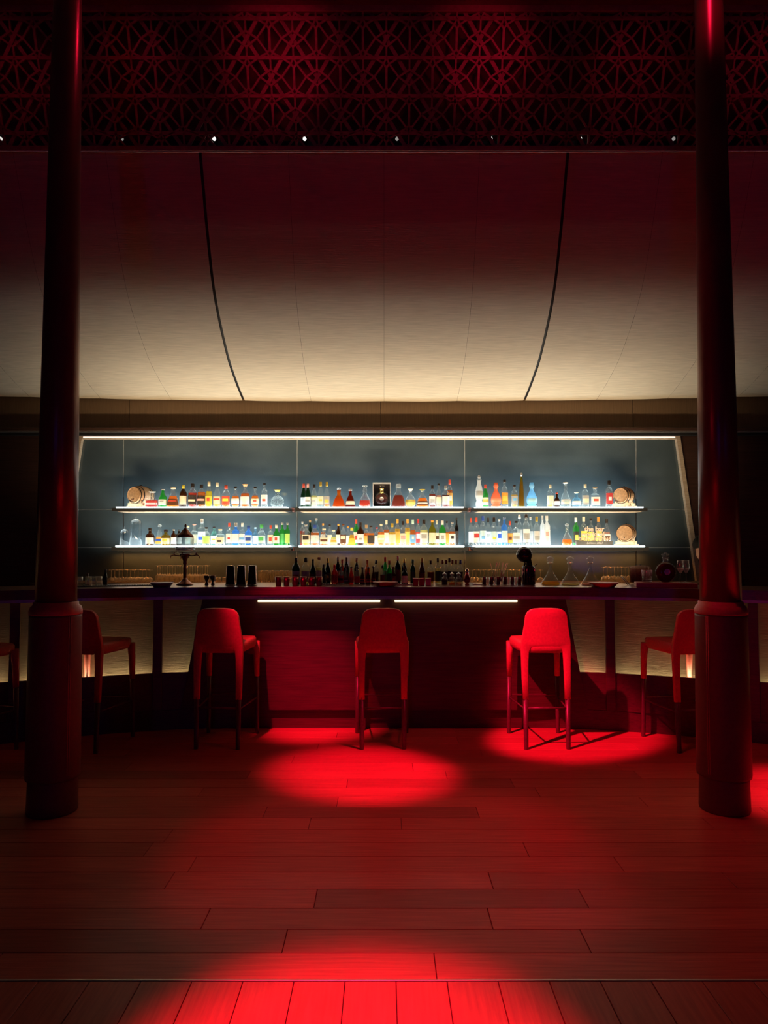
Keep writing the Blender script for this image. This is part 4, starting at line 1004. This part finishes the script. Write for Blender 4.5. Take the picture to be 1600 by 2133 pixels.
# little tins and dasher bottles
for px, c, lab in ((866, 'deepred', 'small red cube tin beside the brown bottle'), (878.6, 'deepred', 'small red cube tin between another red tin and the pink one'), (892, 'pink', 'small pink cube tin ending the row')):
    o, D = on_bar('cube_tin', lab, 'tin', px, -0.07, 'cube tins'); k = PX(5.4, D); h = hgt(1206, D)
    MB().bbox((-k, -k, 0), (k, k, h), 0.002).build('tin_body', plain('tin_' + c, HUE[c], 0.5), o)
    MB().bbox((-k * 1.05, -k * 1.05, h), (k * 1.05, k * 1.05, h + 0.006), 0.001).build('tin_lid', plain('tin_lid_pale', (0.7, 0.45, 0.42), 0.4), o)
for px, lq, lab in ((926, 'black', 'cut glass dasher bottle filled with dark bitters'), (941.6, 'orange', 'cut glass dasher bottle with a little orange bitters'), (955.5, 'rose', 'cut glass dasher bottle nearly empty beside the bell shaped shaker')):
    o, D = on_bar('dasher_bottle', lab, 'bottle', px, -0.05, 'dasher bottles'); k = PX(6.2, D); h = hgt(1192, D)
    b_ = MB().lathe([(k * 0.9, 0), (k, 0.003), (k, h * 0.52), (k * 0.8, h * 0.58), (k * 0.4, h * 0.64), (k * 0.4, h * 0.78)], 16, 5.0).build('glass_body', DKGLASS, o)
    MB().lathe([(k * 0.82, 0.004), (k * 0.86, h * (0.46 if lq == 'black' else 0.2))], 16, 5.0).build('liquid', LQ(lq), o)
    for q in (0.15, 0.3, 0.45): MB().lathe([(k * 1.0, h * q - 0.001), (k * 1.05, h * q), (k * 1.0, h * q + 0.001)], 16, 5.0).build('cut_ring', DKGLASS, b_)
    MB().lathe([(k * 0.42, h * 0.78), (k * 0.75, h * 0.86), (k * 0.5, h * 0.9), (k * 0.15, h)], 14).build('dasher_top', CHROME, o)
o, D = on_bar('bell_shaker', 'red lit bell shaped metal shaker beside the dasher bottles', 'shaker', 973, -0.05); k = PX(1, D); h = hgt(1183.5, D)
MB().lathe([(4 * k, 0), (4.6 * k, 1.2 * k), (3.2 * k, h * .12), (6.8 * k, h * .26), (7.4 * k, h * .36), (4.6 * k, h * .55), (3.4 * k, h * .75)], 24).build('shaker_body', plain('red_lit_steel', (0.5, 0.12, 0.10), 0.18, 0.9), o)  # steel coloured red to carry the red light falling on it
MB().lathe([(3.5 * k, h * .75), (3.9 * k, h * .78), (3.6 * k, h * .9), (1.5 * k, h)], 20).build('lid', CHROME, o)
# cups, shot glasses and straws
for px in (1009, 1023.8, 1038, 1052.3, 1067, 1082):
    o, D = on_bar('dark_cup', 'small dark cylinder cup in the row beside the black juicer', 'cup', px, -0.05, 'small dark cups'); k = PX(1, D); h = hgt(1201.5, D)
    MB().lathe([(3.7 * k, 0), (4.0 * k, 0.6 * k), (4.0 * k, h), (3.6 * k, h), (3.5 * k, 2 * k), (0.4 * k, 1.8 * k)], 20).build('cup_body', plain('dark_red_lacquer', (0.07, 0.02, 0.02), 0.25), o)
    MB().lathe([(4.05 * k, 0), (4.3 * k, 0.8 * k), (4.05 * k, 1.6 * k)], 20).build('foot_ring', CHROME, o)
CLEARG = glass('thin_clear_glass', (0.96, 0.95, 0.93), 1.5, 0.05)
for px in (1016.3, 1031, 1045.2, 1059.6, 1074.5):
    o, D = on_bar('shot_glass', 'small shot glass standing between the dark cups', 'glass', px, 0.0, 'shot glasses'); k = PX(1, D); h = hgt(1202.5, D)
    MB().lathe([(3.0 * k, 0), (3.1 * k, 2 * k), (3.4 * k, h), (3.2 * k, h), (2.7 * k, 3 * k), (0.3 * k, 2.8 * k)], 16).build('glass_wall', glass('pinkish_glass', (0.95, 0.85, 0.84), 1.6, 0.3), o)
    MB().lathe([(3.1 * k, 0.0), (3.3 * k, 0.8 * k), (3.1 * k, 1.8 * k)], 16).build('glass_base', CLEARG, o)
STRAW = plain('steel_straw', (0.80, 0.72, 0.60), 0.25, 0.6)
for (x0, y0), (x1, y1) in (((1030, 1202), (1022, 1173)), ((1027, 1202), (1036, 1172)), ((1029, 1202), (1034, 1171)), ((1031, 1202), (1041, 1171)), ((1041, 1202), (1047, 1172)), ((1042, 1202), (1049, 1171)), ((1043, 1202), (1055, 1173)), ((1044, 1202), (1058, 1173)), ((1085, 1202), (1090, 1191))):
    D = bpos(x0, -0.05); p, q = at(x0, y0 + 9, D), at(x1, y1, D)
    o = thing('straw', 'thin metal straw leaning out of the small dark cups', 'straw', p, 0, 'metal straws')
    MB().tube([(0, 0, 0), tuple(q - p)], 0.0021, 8).build('tube', STRAW, o)
    d = (q - p).normalized(); MB().tube([tuple(q - p - d * 0.004), tuple(q - p + d * 0.001)], 0.0026, 8).build('tip', STRAW, o)
# juicer
o, D = on_bar('juicer', 'black glossy juicer with round domed head beside the ship decanters', 'juicer', 1101, 0.03); k = PX(1, D)
GBL = plain('black_gloss', (0.02, 0.014, 0.014), 0.12, 0.3, 0.1, 20, 0.6)
MB().lathe([(13 * k, 0), (13.6 * k, 1 * k), (13.2 * k, hgt(1183, D)), (12.2 * k, hgt(1179.5, D)), (6 * k, hgt(1178, D))], 32).build('canister', GBL, o)
for j in range(16):
    a = 2 * PI * j / 16; MB().tube([(13.5 * k * math.cos(a), 13.5 * k * math.sin(a), 2 * k), (13.3 * k * math.cos(a), 13.3 * k * math.sin(a), hgt(1184, D))], 0.0035, 6).build('rib', GUNMETAL, o)
hx, hz = PX(1093.5 - 1101, D), hgt(1155, D)
M = Matrix.Translation((hx, 0.0, hz)) @ Matrix.Rotation(PI / 2 - 0.12, 4, 'X')
MB().lathe([(16 * k, -6 * k), (16.2 * k, -2 * k), (15 * k, 3 * k), (11 * k, 8 * k), (5 * k, 11 * k), (0.5 * k, 12 * k)], 32, M=M).build('head', GBL, o)
MB().lathe([(15.8 * k, -6.2 * k), (16.6 * k, -4.5 * k), (15.8 * k, -3 * k)], 32, M=M).build('head_ring', CHROME, o)
MB().tube([(-10 * k, 0.05, 0.002), (-7.5 * k, 0.045, hgt(1190, D)), (-4 * k, 0.03, hgt(1163, D)), (0, -0.005, hgt(1153, D))], [2.2 * k, 2.0 * k, 2.4 * k, 2.6 * k], 10).build('arm', GBL, o)
MB().prism([(-4.5 * k, hgt(1181, D)), (8 * k, hgt(1181, D)), (5 * k, hgt(1168, D)), (1.5 * k, hgt(1157, D)), (-1 * k, hgt(1157, D))], -8 * k, 4 * k).build('spout_housing', GBL, o)
MB().tube([(12 * k, 0, hgt(1180, D)), (16 * k, 0, hgt(1177, D)), (19 * k, 0, hgt(1175, D))], 0.003, 6).build('latch', GBL, o)
# ship decanters
for px, lq, fill, lab in ((1147, 'gold', .13, 'wide ship decanter with golden spirit and ball stopper'), (1188, 'straw', .06, 'wide ship decanter nearly empty, between two others'), (1230.5, 'rose', .07, 'wide ship decanter behind the red dish')):
    o, D = on_bar('ship_decanter', lab, 'decanter', px, 0.0, 'ship decanters'); h = hgt(1158, D); r = PX(19.8, D)
    make_bottle(o, h / 1.03, r, 'ship', 'clear', lq, fill, '-', '-', 'clear', 'B')
    MB().lathe([(r * .26, h * .745), (r * .34, h * .755), (r * .26, h * .765)], 16).build('neck_ring', CHROME, o)
# presentation set: slab, tumbler, decanter, goblets, lying cask
o, D = on_bar('serving_slab', 'flat red lit serving slab carrying decanter and goblets', 'tray', 1386, -0.10, None, 0.0)
dd = bar_D(o.location.x + 0.1) - bar_D(o.location.x - 0.1); o.rotation_euler.z = math.atan2(dd, 0.2) * 0.8
W2 = PX(59, D); SLABH = PX(9, D)
MB().bbox((-W2, -0.09, 0), (W2, 0.12, SLABH), 0.002).build('slab_body', plain('burgundy_lacquer', (0.30, 0.05, 0.06), 0.28), o)
MB().bbox((-W2 * 0.97, -0.085, SLABH), (W2 * 0.97, 0.115, SLABH + 0.002), 0.001).build('slab_lining', plain('burgundy_felt', (0.25, 0.06, 0.06), 0.7), o)
SL, SLM = o, SLABH + 0.002
def on_slab(name, label, cat, px, off, group=None):
    D = bpos(px, off); return thing(name, label, cat, (at(px, 1213, D).x, D, Z_TOP + SLM + 0.0012), 0, group), D
o, D = on_slab('decanter', 'round spurred cognac decanter with glass flower stopper on the serving slab', 'decanter', 1387, -0.07); round_decanter(o, at(0, 1150, D).z - o.location.z, PX(42, D), 'darkred', True)
o, D = on_slab('cut_tumbler', 'cut crystal tumbler on the serving slab before the lying cask', 'glass', 1348, -0.08); h = at(0, 1187, D).z - o.location.z; r = PX(10.5, D)
MB().lathe([(r * .92, 0), (r * .95, 0.004), (r, h), (r * .93, h), (r * .86, h * .2), (0.002, h * .18)], 24).build('glass_wall', CLEARG, o)
for j in range(24):
    a = 2 * PI * j / 24; MB().tube([(r * .985 * math.cos(a), r * .985 * math.sin(a), h * .48), (r * 1.005 * math.cos(a), r * 1.005 * math.sin(a), h * .98)], 0.0016, 5).build('cut_rib', plain('cut_crystal', (0.8, 0.76, 0.76), 0.15, 0.3), o)
for px, off in ((1418, -0.10), (1430, -0.05)):
    o, D = on_slab('crystal_goblet', 'tall cut crystal goblet at the end of the serving slab', 'glass', px, off, 'crystal goblets'); h = at(0, 1167, D).z - o.location.z; r = PX(7.6, D)
    MB().lathe([(r * .75, 0), (r * .78, 0.002), (r * .12, 0.006), (r * .10, h * .10)], 20).build('foot', CLEARG, o)
    MB().lathe([(r * .10, h * .10), (r * .09, h * .30), (r * .13, h * .40)], 12).build('stem', CLEARG, o)
    bw = MB().lathe([(r * .13, h * .40), (r * .55, h * .52), (r * 1.0, h * .66), (r * .98, h * .70), (r * .86, h * .9), (r * .84, h), (r * .80, h), (r * .84, h * .7), (r * .1, h * .43)], 20).build('bowl', CLEARG, o)
    for j in range(14):
        a = 2 * PI * j / 14; MB().tube([(r * .3 * math.cos(a), r * .3 * math.sin(a), h * .455), (r * .99 * math.cos(a), r * .99 * math.sin(a), h * .66)], 0.0016, 5).build('cut_facet', plain('cut_crystal', (0.8, 0.76, 0.76), 0.15, 0.3), bw)
D = bpos(1330, 0.26); pc = at(1356, 1197, D)
o = cask(1330, 1197, 18.5, D, Z_TOP, 0, False, 'aged brown cask lying on the bar behind the cut crystal tumbler', CASKDARK, False, 2.2)
o.location = (pc.x, D, Z_TOP + 0.0006); o.rotation_euler = (0, 0, 1.25)
p0 = at(1330, 1197, D)
MB().bbox((-0.06, 0.03, 0), (0.06, 0.05, 0.016), 0.003).build('rest', CASKDARK, o); MB().bbox((-0.06, 0.11, 0), (0.06, 0.13, 0.016), 0.003).build('rest', CASKDARK, o)
for (x0, x1) in ((1293, 1308), (1297, 1312)):
    D = bpos(x0, 0.07); p, q = at(x1, 1216, D), at(x0, 1201, D)
    o = thing('ice_tong', 'flat steel tong leaning beside the lying cask', 'tong', (p.x, D, Z_TOP + 0.001), 0, 'steel tongs')
    MB().tube([(0, 0, 0.003), (q.x - p.x, 0.0, q.z - Z_TOP)], 0.0035, 6).build('arm', CHROME, o); MB().tube([(0.0, 0.008, 0.003), (q.x - p.x, 0.008, q.z - Z_TOP)], 0.003, 6).build('arm', CHROME, o)
# drip mats
for x0, x1, lab in ((150, 312, 'black rubber bar mat under the tumblers'), (672, 700, 'ribbed pale drip mat beside the copper cups'), (826, 862, 'ribbed pale drip mat beside the cube tins'), (985, 1005, 'ribbed pale drip mat beside the bell shaped shaker')):
    D = bpos((x0 + x1) / 2, 0.02); a, b = at(x0, 1218, D), at(x1, 1218, D)
    mm = BLACK if x0 == 150 else plain('pale_mat', (0.5, 0.42, 0.4), 0.5)
    o = thing('drip_mat', lab, 'mat', ((a.x + b.x) / 2, D, Z_TOP + 0.0006), math.atan2(bar_D(b.x) - bar_D(a.x), b.x - a.x))
    hw_ = (b.x - a.x) / 2
    MB().bbox((-hw_, -0.05, 0), (hw_, 0.03, 0.005), 0.001).build('mat_base', mm, o)
    n = max(4, int(hw_ * 2 / 0.012))
    m = MB()
    for j in range(n): m.box((-hw_ + 2 * hw_ * (j + 0.2) / n, -0.048, 0.005), (-hw_ + 2 * hw_ * (j + 0.7) / n, 0.028, 0.009))
    m.build('ribbing', mm, o)['kind'] = 'stuff'
# ------------------------------------------------------------------ glasses on the back counter and bar
AMB = glass('warm_lit_glass', (0.97, 0.90, 0.78), 2.2, 0.22)  # clear glass; amber tint and haze carry its warm glow
def stem_glass(h, r, coupe):
    """upturned stemmed glass: bowl mouth down, foot on top"""
    o = thing('stem_glass', 'x', 'glass')
    b = h * (0.42 if coupe else 0.50)
    MB().lathe([(r, 0), (r * 1.0, b * .35), (r * (.8 if coupe else .9), b * .75), (r * .3, b * .97), (r * .10, b)], 18).build('bowl', AMB, o)
    MB().tube([(0, 0, b), (0, 0, h * .96)], r * .09, 6).build('stem', AMB, o)
    MB().lathe([(r * .09, h * .95), (r * .3, h * .97), (r * .82, h * .985), (r * .82, h), (0.001, h)], 18).build('foot', AMB, o)
    return o
def tumbler(h, r):
    o = thing('tumbler', 'x', 'glass')
    MB().lathe([(r, 0), (r * .9, h * .97), (r * .8, h), (0.001, h)], 18).build('glass_wall', AMB, o)
    MB().lathe([(r * .86, h * .80), (r * .88, h * .985), (0.001, h * .985)], 18).build('glass_base', CLEARG, o)
    return o
def spread(proto, spots, label, group):
    for i, (x, y, z) in enumerate(spots):
        o = proto if i == 0 else copy_tree(proto)
        o.location = (x, y, z); o['label'] = label; o['group'] = group
def row(x0, x1, n, D, z): return [(at(x0 + (x1 - x0) * i / (n - 1), 1214, D).x, D + random.uniform(-0.006, 0.006), z) for i in range(n)]
zb = Z_BC + 0.0006
H1 = at(0, 1187, 6.72).z - Z_BC
spread(stem_glass(H1, 0.036, True), row(232, 312, 6, 6.72, zb) + row(239, 304, 5, 6.80, zb), 'upturned short coupe glass beside the slim black bottle', 'coupes beside the black bottle')
H2 = at(0, 1178, 6.72).z - Z_BC
spread(stem_glass(H2, 0.024, False), row(328, 432, 11, 6.72, zb) + row(333, 427, 10, 6.79, zb), 'upturned tall stemmed glass behind the drip fountain', 'tall glasses behind the fountain')
H3 = at(0, 1189, 6.72).z - Z_BC
spread(tumbler(H3, 0.019), row(541, 612, 8, 6.72, zb) + row(545, 608, 7, 6.775, zb), 'upturned tumbler behind the shaker tins and copper cups', 'tumblers behind the shaker tins')
spread(tumbler(at(0, 1203, 6.72).z - Z_BC, 0.024), row(455, 468, 2, 6.74, zb), 'low tumbler behind the jiggers', 'low tumblers')
H4 = at(0, 1187, 6.72).z - Z_BC
spread(stem_glass(H4, 0.032, True), row(984, 1082, 7, 6.72, zb) + row(1126, 1127, 2, 6.72, zb)[:1] + row(992, 1074, 6, 6.795, zb), 'upturned coupe glass behind the dark cups and juicer', 'coupes behind the juicer')
H5 = at(0, 1181, 6.72).z - Z_BC
spread(stem_glass(H5, 0.032, True), row(1258, 1318, 5, 6.72, zb) + row(1265, 1310, 4, 6.795, zb), 'upturned coupe glass behind the ship decanters', 'coupes behind the decanters')
spots = []
for px in (166, 180, 195, 206):
    D = bpos(px, 0.12); spots.append((at(px, 1218, D).x, D + (0.035 if px == 180 else 0), Z_TOP + 0.0006))
spread(tumbler(hgt(1201, 5.6), 0.026), spots, 'clear tumbler on the bar beside the dark red bottle', 'tumblers at the bar end')
# ------------------------------------------------------------------ bartender
def skin_body(name, verts, edges, radii, mat, parent, sub=2):
    me = bpy.data.meshes.new(name); me.from_pydata(verts, edges, []); o = bpy.data.objects.new(name, me); COL.objects.link(o)
    md = o.modifiers.new('s', 'SKIN'); md.use_smooth_shade = True
    for i, r in enumerate(radii):
        sv = me.skin_vertices[0].data[i]; sv.radius = (r, r) if not isinstance(r, tuple) else r; sv.use_root = (i == 0)
    m2 = o.modifiers.new('d', 'SUBSURF'); m2.levels = sub; m2.render_levels = sub
    dg = bpy.context.evaluated_depsgraph_get(); out = bpy.data.meshes.new_from_object(o.evaluated_get(dg)); bpy.data.objects.remove(o)
    out.materials.clear(); out.materials.append(mat); out.name = name
    for p in out.polygons: p.use_smooth = True
    return put(name, out, parent)
PD = 6.36; hp = at(1471, 1141, PD)
pe = thing('person', 'bartender with short black hair and dark jacket bending behind the red lit column', 'person', (hp.x + 0.20, PD, 0.0))
CLOTH = plain('black_jacket_cloth', (0.025, 0.02, 0.02), 0.8); SKINM = plain('skin', (0.22, 0.10, 0.07), 0.5, 0, 0.05); HAIR = plain('black_hair', (0.008, 0.006, 0.006), 0.85, 0, 0.4, 200, 0.1)
hz = hp.z
# local frame: faces -x; joints in metres
V = [(0, 0, .88), (0.005, 0, 1.02), (-0.02, 0, 1.16), (-0.06, 0, 1.27), (-0.10, 0, 1.315),
     (0.01, .09, .84), (-0.01, .10, .48), (0.03, .10, .09), (-0.09, .11, .035),
     (0.01, -.09, .84), (-0.01, -.10, .48), (0.03, -.10, .09), (-0.09, -.11, .035),
     (-0.05, .13, 1.235), (-0.05, .185, 1.20), (0.02, .215, .97), (-0.03, .19, 1.135),
     (-0.05, -.13, 1.235), (-0.05, -.185, 1.20), (0.02, -.215, .97), (-0.03, -.19, 1.135)]
E = [(0, 1), (1, 2), (2, 3), (3, 4), (0, 5), (5, 6), (6, 7), (7, 8), (0, 9), (9, 10), (10, 11), (11, 12), (3, 13), (13, 14), (14, 15), (15, 16), (3, 17), (17, 18), (18, 19), (19, 20)]
Rr = [(.12, .13), (.105, .12), (.115, .13), (.10, .12), .06, .085, .062, .042, .035, .085, .062, .042, .035, .07, .058, .045, .034, .07, .058, .045, .034]
skin_body('body', V, E, Rr, CLOTH, pe)
HX, HZ = -0.20, hz
HM = Matrix.Translation((HX, 0, HZ)) @ Matrix.Rotation(-0.42, 4, 'Y')       # head bent forwards
LV = [(-.118, -.050, .020, .022, .030), (-.108, -.035, .048, .040, .045), (-.085, -.020, .066, .060, .058), (-.055, -.008, .078, .078, .066), (-.025, 0, .084, .090, .072), (.005, 0, .083, .097, .076), (.035, 0, .086, .101, .078), (.065, 0, .080, .098, .075), (.092, .004, .062, .080, .062), (.110, .008, .036, .050, .040), (.117, .010, .010, .014, .012)]
NH = 32
def hgrid(grow=0.0):
    R = []
    for z, cx_, rf, rb, ry in LV:
        ring = []
        for j in range(NH):
            a = 2 * PI * j / NH; c, q = math.cos(a), math.sin(a)            # a = 0 looks along -x (the face)
            d = abs((a + PI) % (2 * PI) - PI)
            x = -(rf if c > 0 else rb) * c
            if d < 0.42:
                k = math.cos(d / 0.42 * PI / 2) ** 1.5
                x -= k * {-.055: .020, -.025: .026, .005: .010, -.085: .008}.get(z, 0.0) * (1 if grow == 0 else 0)
            if 0.2 < d < 0.6 and z == .005: x += 0.008 if grow == 0 else 0     # eye sockets
            ring.append(Vector((cx_ + x - grow * c, (ry + grow) * q, z * (1 + grow * 4) if z > 0.05 else z)))
        R.append(ring)
    return R
hd = MB().rings([[HM @ p for p in r] for r in hgrid()]).build('head', SKINM, pe)
MB().tube([(-0.095, 0, 1.30), tuple(HM @ Vector((0.02, 0, -0.09))), tuple(HM @ Vector((0.02, 0, -0.02)))], [0.056, 0.050, 0.050], 16).build('neck', SKINM, pe)
for s_ in (-1, 1):
    MB().lathe([(0.0005, -0.010), (0.008, -0.006), (0.0105, 0), (0.008, 0.006), (0.0005, 0.010)], 12, M=HM @ Matrix.Translation((-0.068, s_ * 0.031, 0.004))).build('eye', plain('eye_dark', (0.03, 0.02, 0.02), 0.2), hd)
    MB().lathe([(0.004, -0.03), (0.014, -0.02), (0.018, 0.0), (0.016, 0.02), (0.004, 0.03)], 12, M=HM @ Matrix.Translation((0.012, s_ * 0.077, -0.012)) @ Matrix.Scale(0.5, 4, (0, 1, 0))).build('ear', SKINM, hd)
MB().tube([tuple(HM @ Vector(v)) for v in ((-.078, -0.022, -.074), (-.089, 0, -.072), (-.078, 0.022, -.074))], [0.003, 0.0055, 0.003], 8).build('mouth', plain('lip', (0.30, 0.11, 0.09), 0.4), hd)
HG = hgrid(0.014); hv = [HM @ p for r in HG for p in r]; hf = []
for i in range(len(LV) - 1):
    for j in range(NH):
        a = 2 * PI * (j + 0.5) / NH; d = abs((a + PI) % (2 * PI) - PI); zc_ = (LV[i][0] + LV[i + 1][0]) / 2
        if zc_ > (0.045 if d < 0.75 else (0.01 if d < 1.3 else (-0.03 if d < 1.9 else -0.075))):
            hf.append((i * NH + j, i * NH + (j + 1) % NH, (i + 1) * NH + (j + 1) % NH, (i + 1) * NH + j))
hf.append(tuple((len(LV) - 1) * NH + j for j in range(NH)))
MB().add(hv, hf, True).build('hair', HAIR, pe)
for s in (-1, 1):
    W_ = Vector((-0.03, s * .19, 1.135)); 
    pv, pe_, pr = [tuple(W_), tuple(W_ + Vector((-.05, -s * .01, .01)))], [(0, 1)], [.026, .03]
    for f, (dy, ln) in enumerate(((-.026, .062), (-.009, .072), (.009, .068), (.025, .052))):
        b0 = len(pv); pv += [tuple(W_ + Vector((-.075, dy, .012))), tuple(W_ + Vector((-.075 - ln * .5, dy * 1.1, .004))), tuple(W_ + Vector((-.075 - ln * .8, dy * 1.1, -.025)))]
        pe_ += [(1, b0), (b0, b0 + 1), (b0 + 1, b0 + 2)]; pr += [.010, .009, .0075]
    b0 = len(pv); pv += [tuple(W_ + Vector((-.03, s * -.038, .0))), tuple(W_ + Vector((-.06, s * -.055, -.008)))]; pe_ += [(0, b0), (b0, b0 + 1)]; pr += [.012, .009]
    skin_body('hand', pv, pe_, pr, SKINM, pe, 1)
# ------------------------------------------------------------------ blue lamps across the room
LEDB = emit('blue_led', (0.03, 0.08, 1.0), 2.0); LEDT = emit('blue_led_bar', (0.03, 0.08, 1.0), 3.5)
for x, y, z, w_, h_, lab in ((-1.0, -5.0, 0.35, 0.22, 1.9, 'tall blue stage light bar standing across the room from the bar'), (5.1, -4.5, 0.80, 1.1, 0.34, 'wide blue stage light panel on stand across the room from the bar')):
    o = thing('stage_light', lab, 'stage light', (x, y, 0.0))
    MB().bbox((-w_ / 2 - 0.03, -0.06, z - 0.03), (w_ / 2 + 0.03, 0.0, z + h_ + 0.03), 0.005).build('housing', BLACKMET, o)
    MB().bbox((-w_ / 2, 0.0, z), (w_ / 2, 0.012, z + h_), 0.002).build('light_face', LEDT if w_ < 0.5 else LEDB, o)
    MB().tube([(0, -0.03, 0.03), (0, -0.03, z)], 0.02, 10).build('pole', BLACKMET, o)
    MB().lathe([(0.22, 0), (0.22, 0.02), (0.03, 0.03)], 24).build('foot', BLACKMET, o)
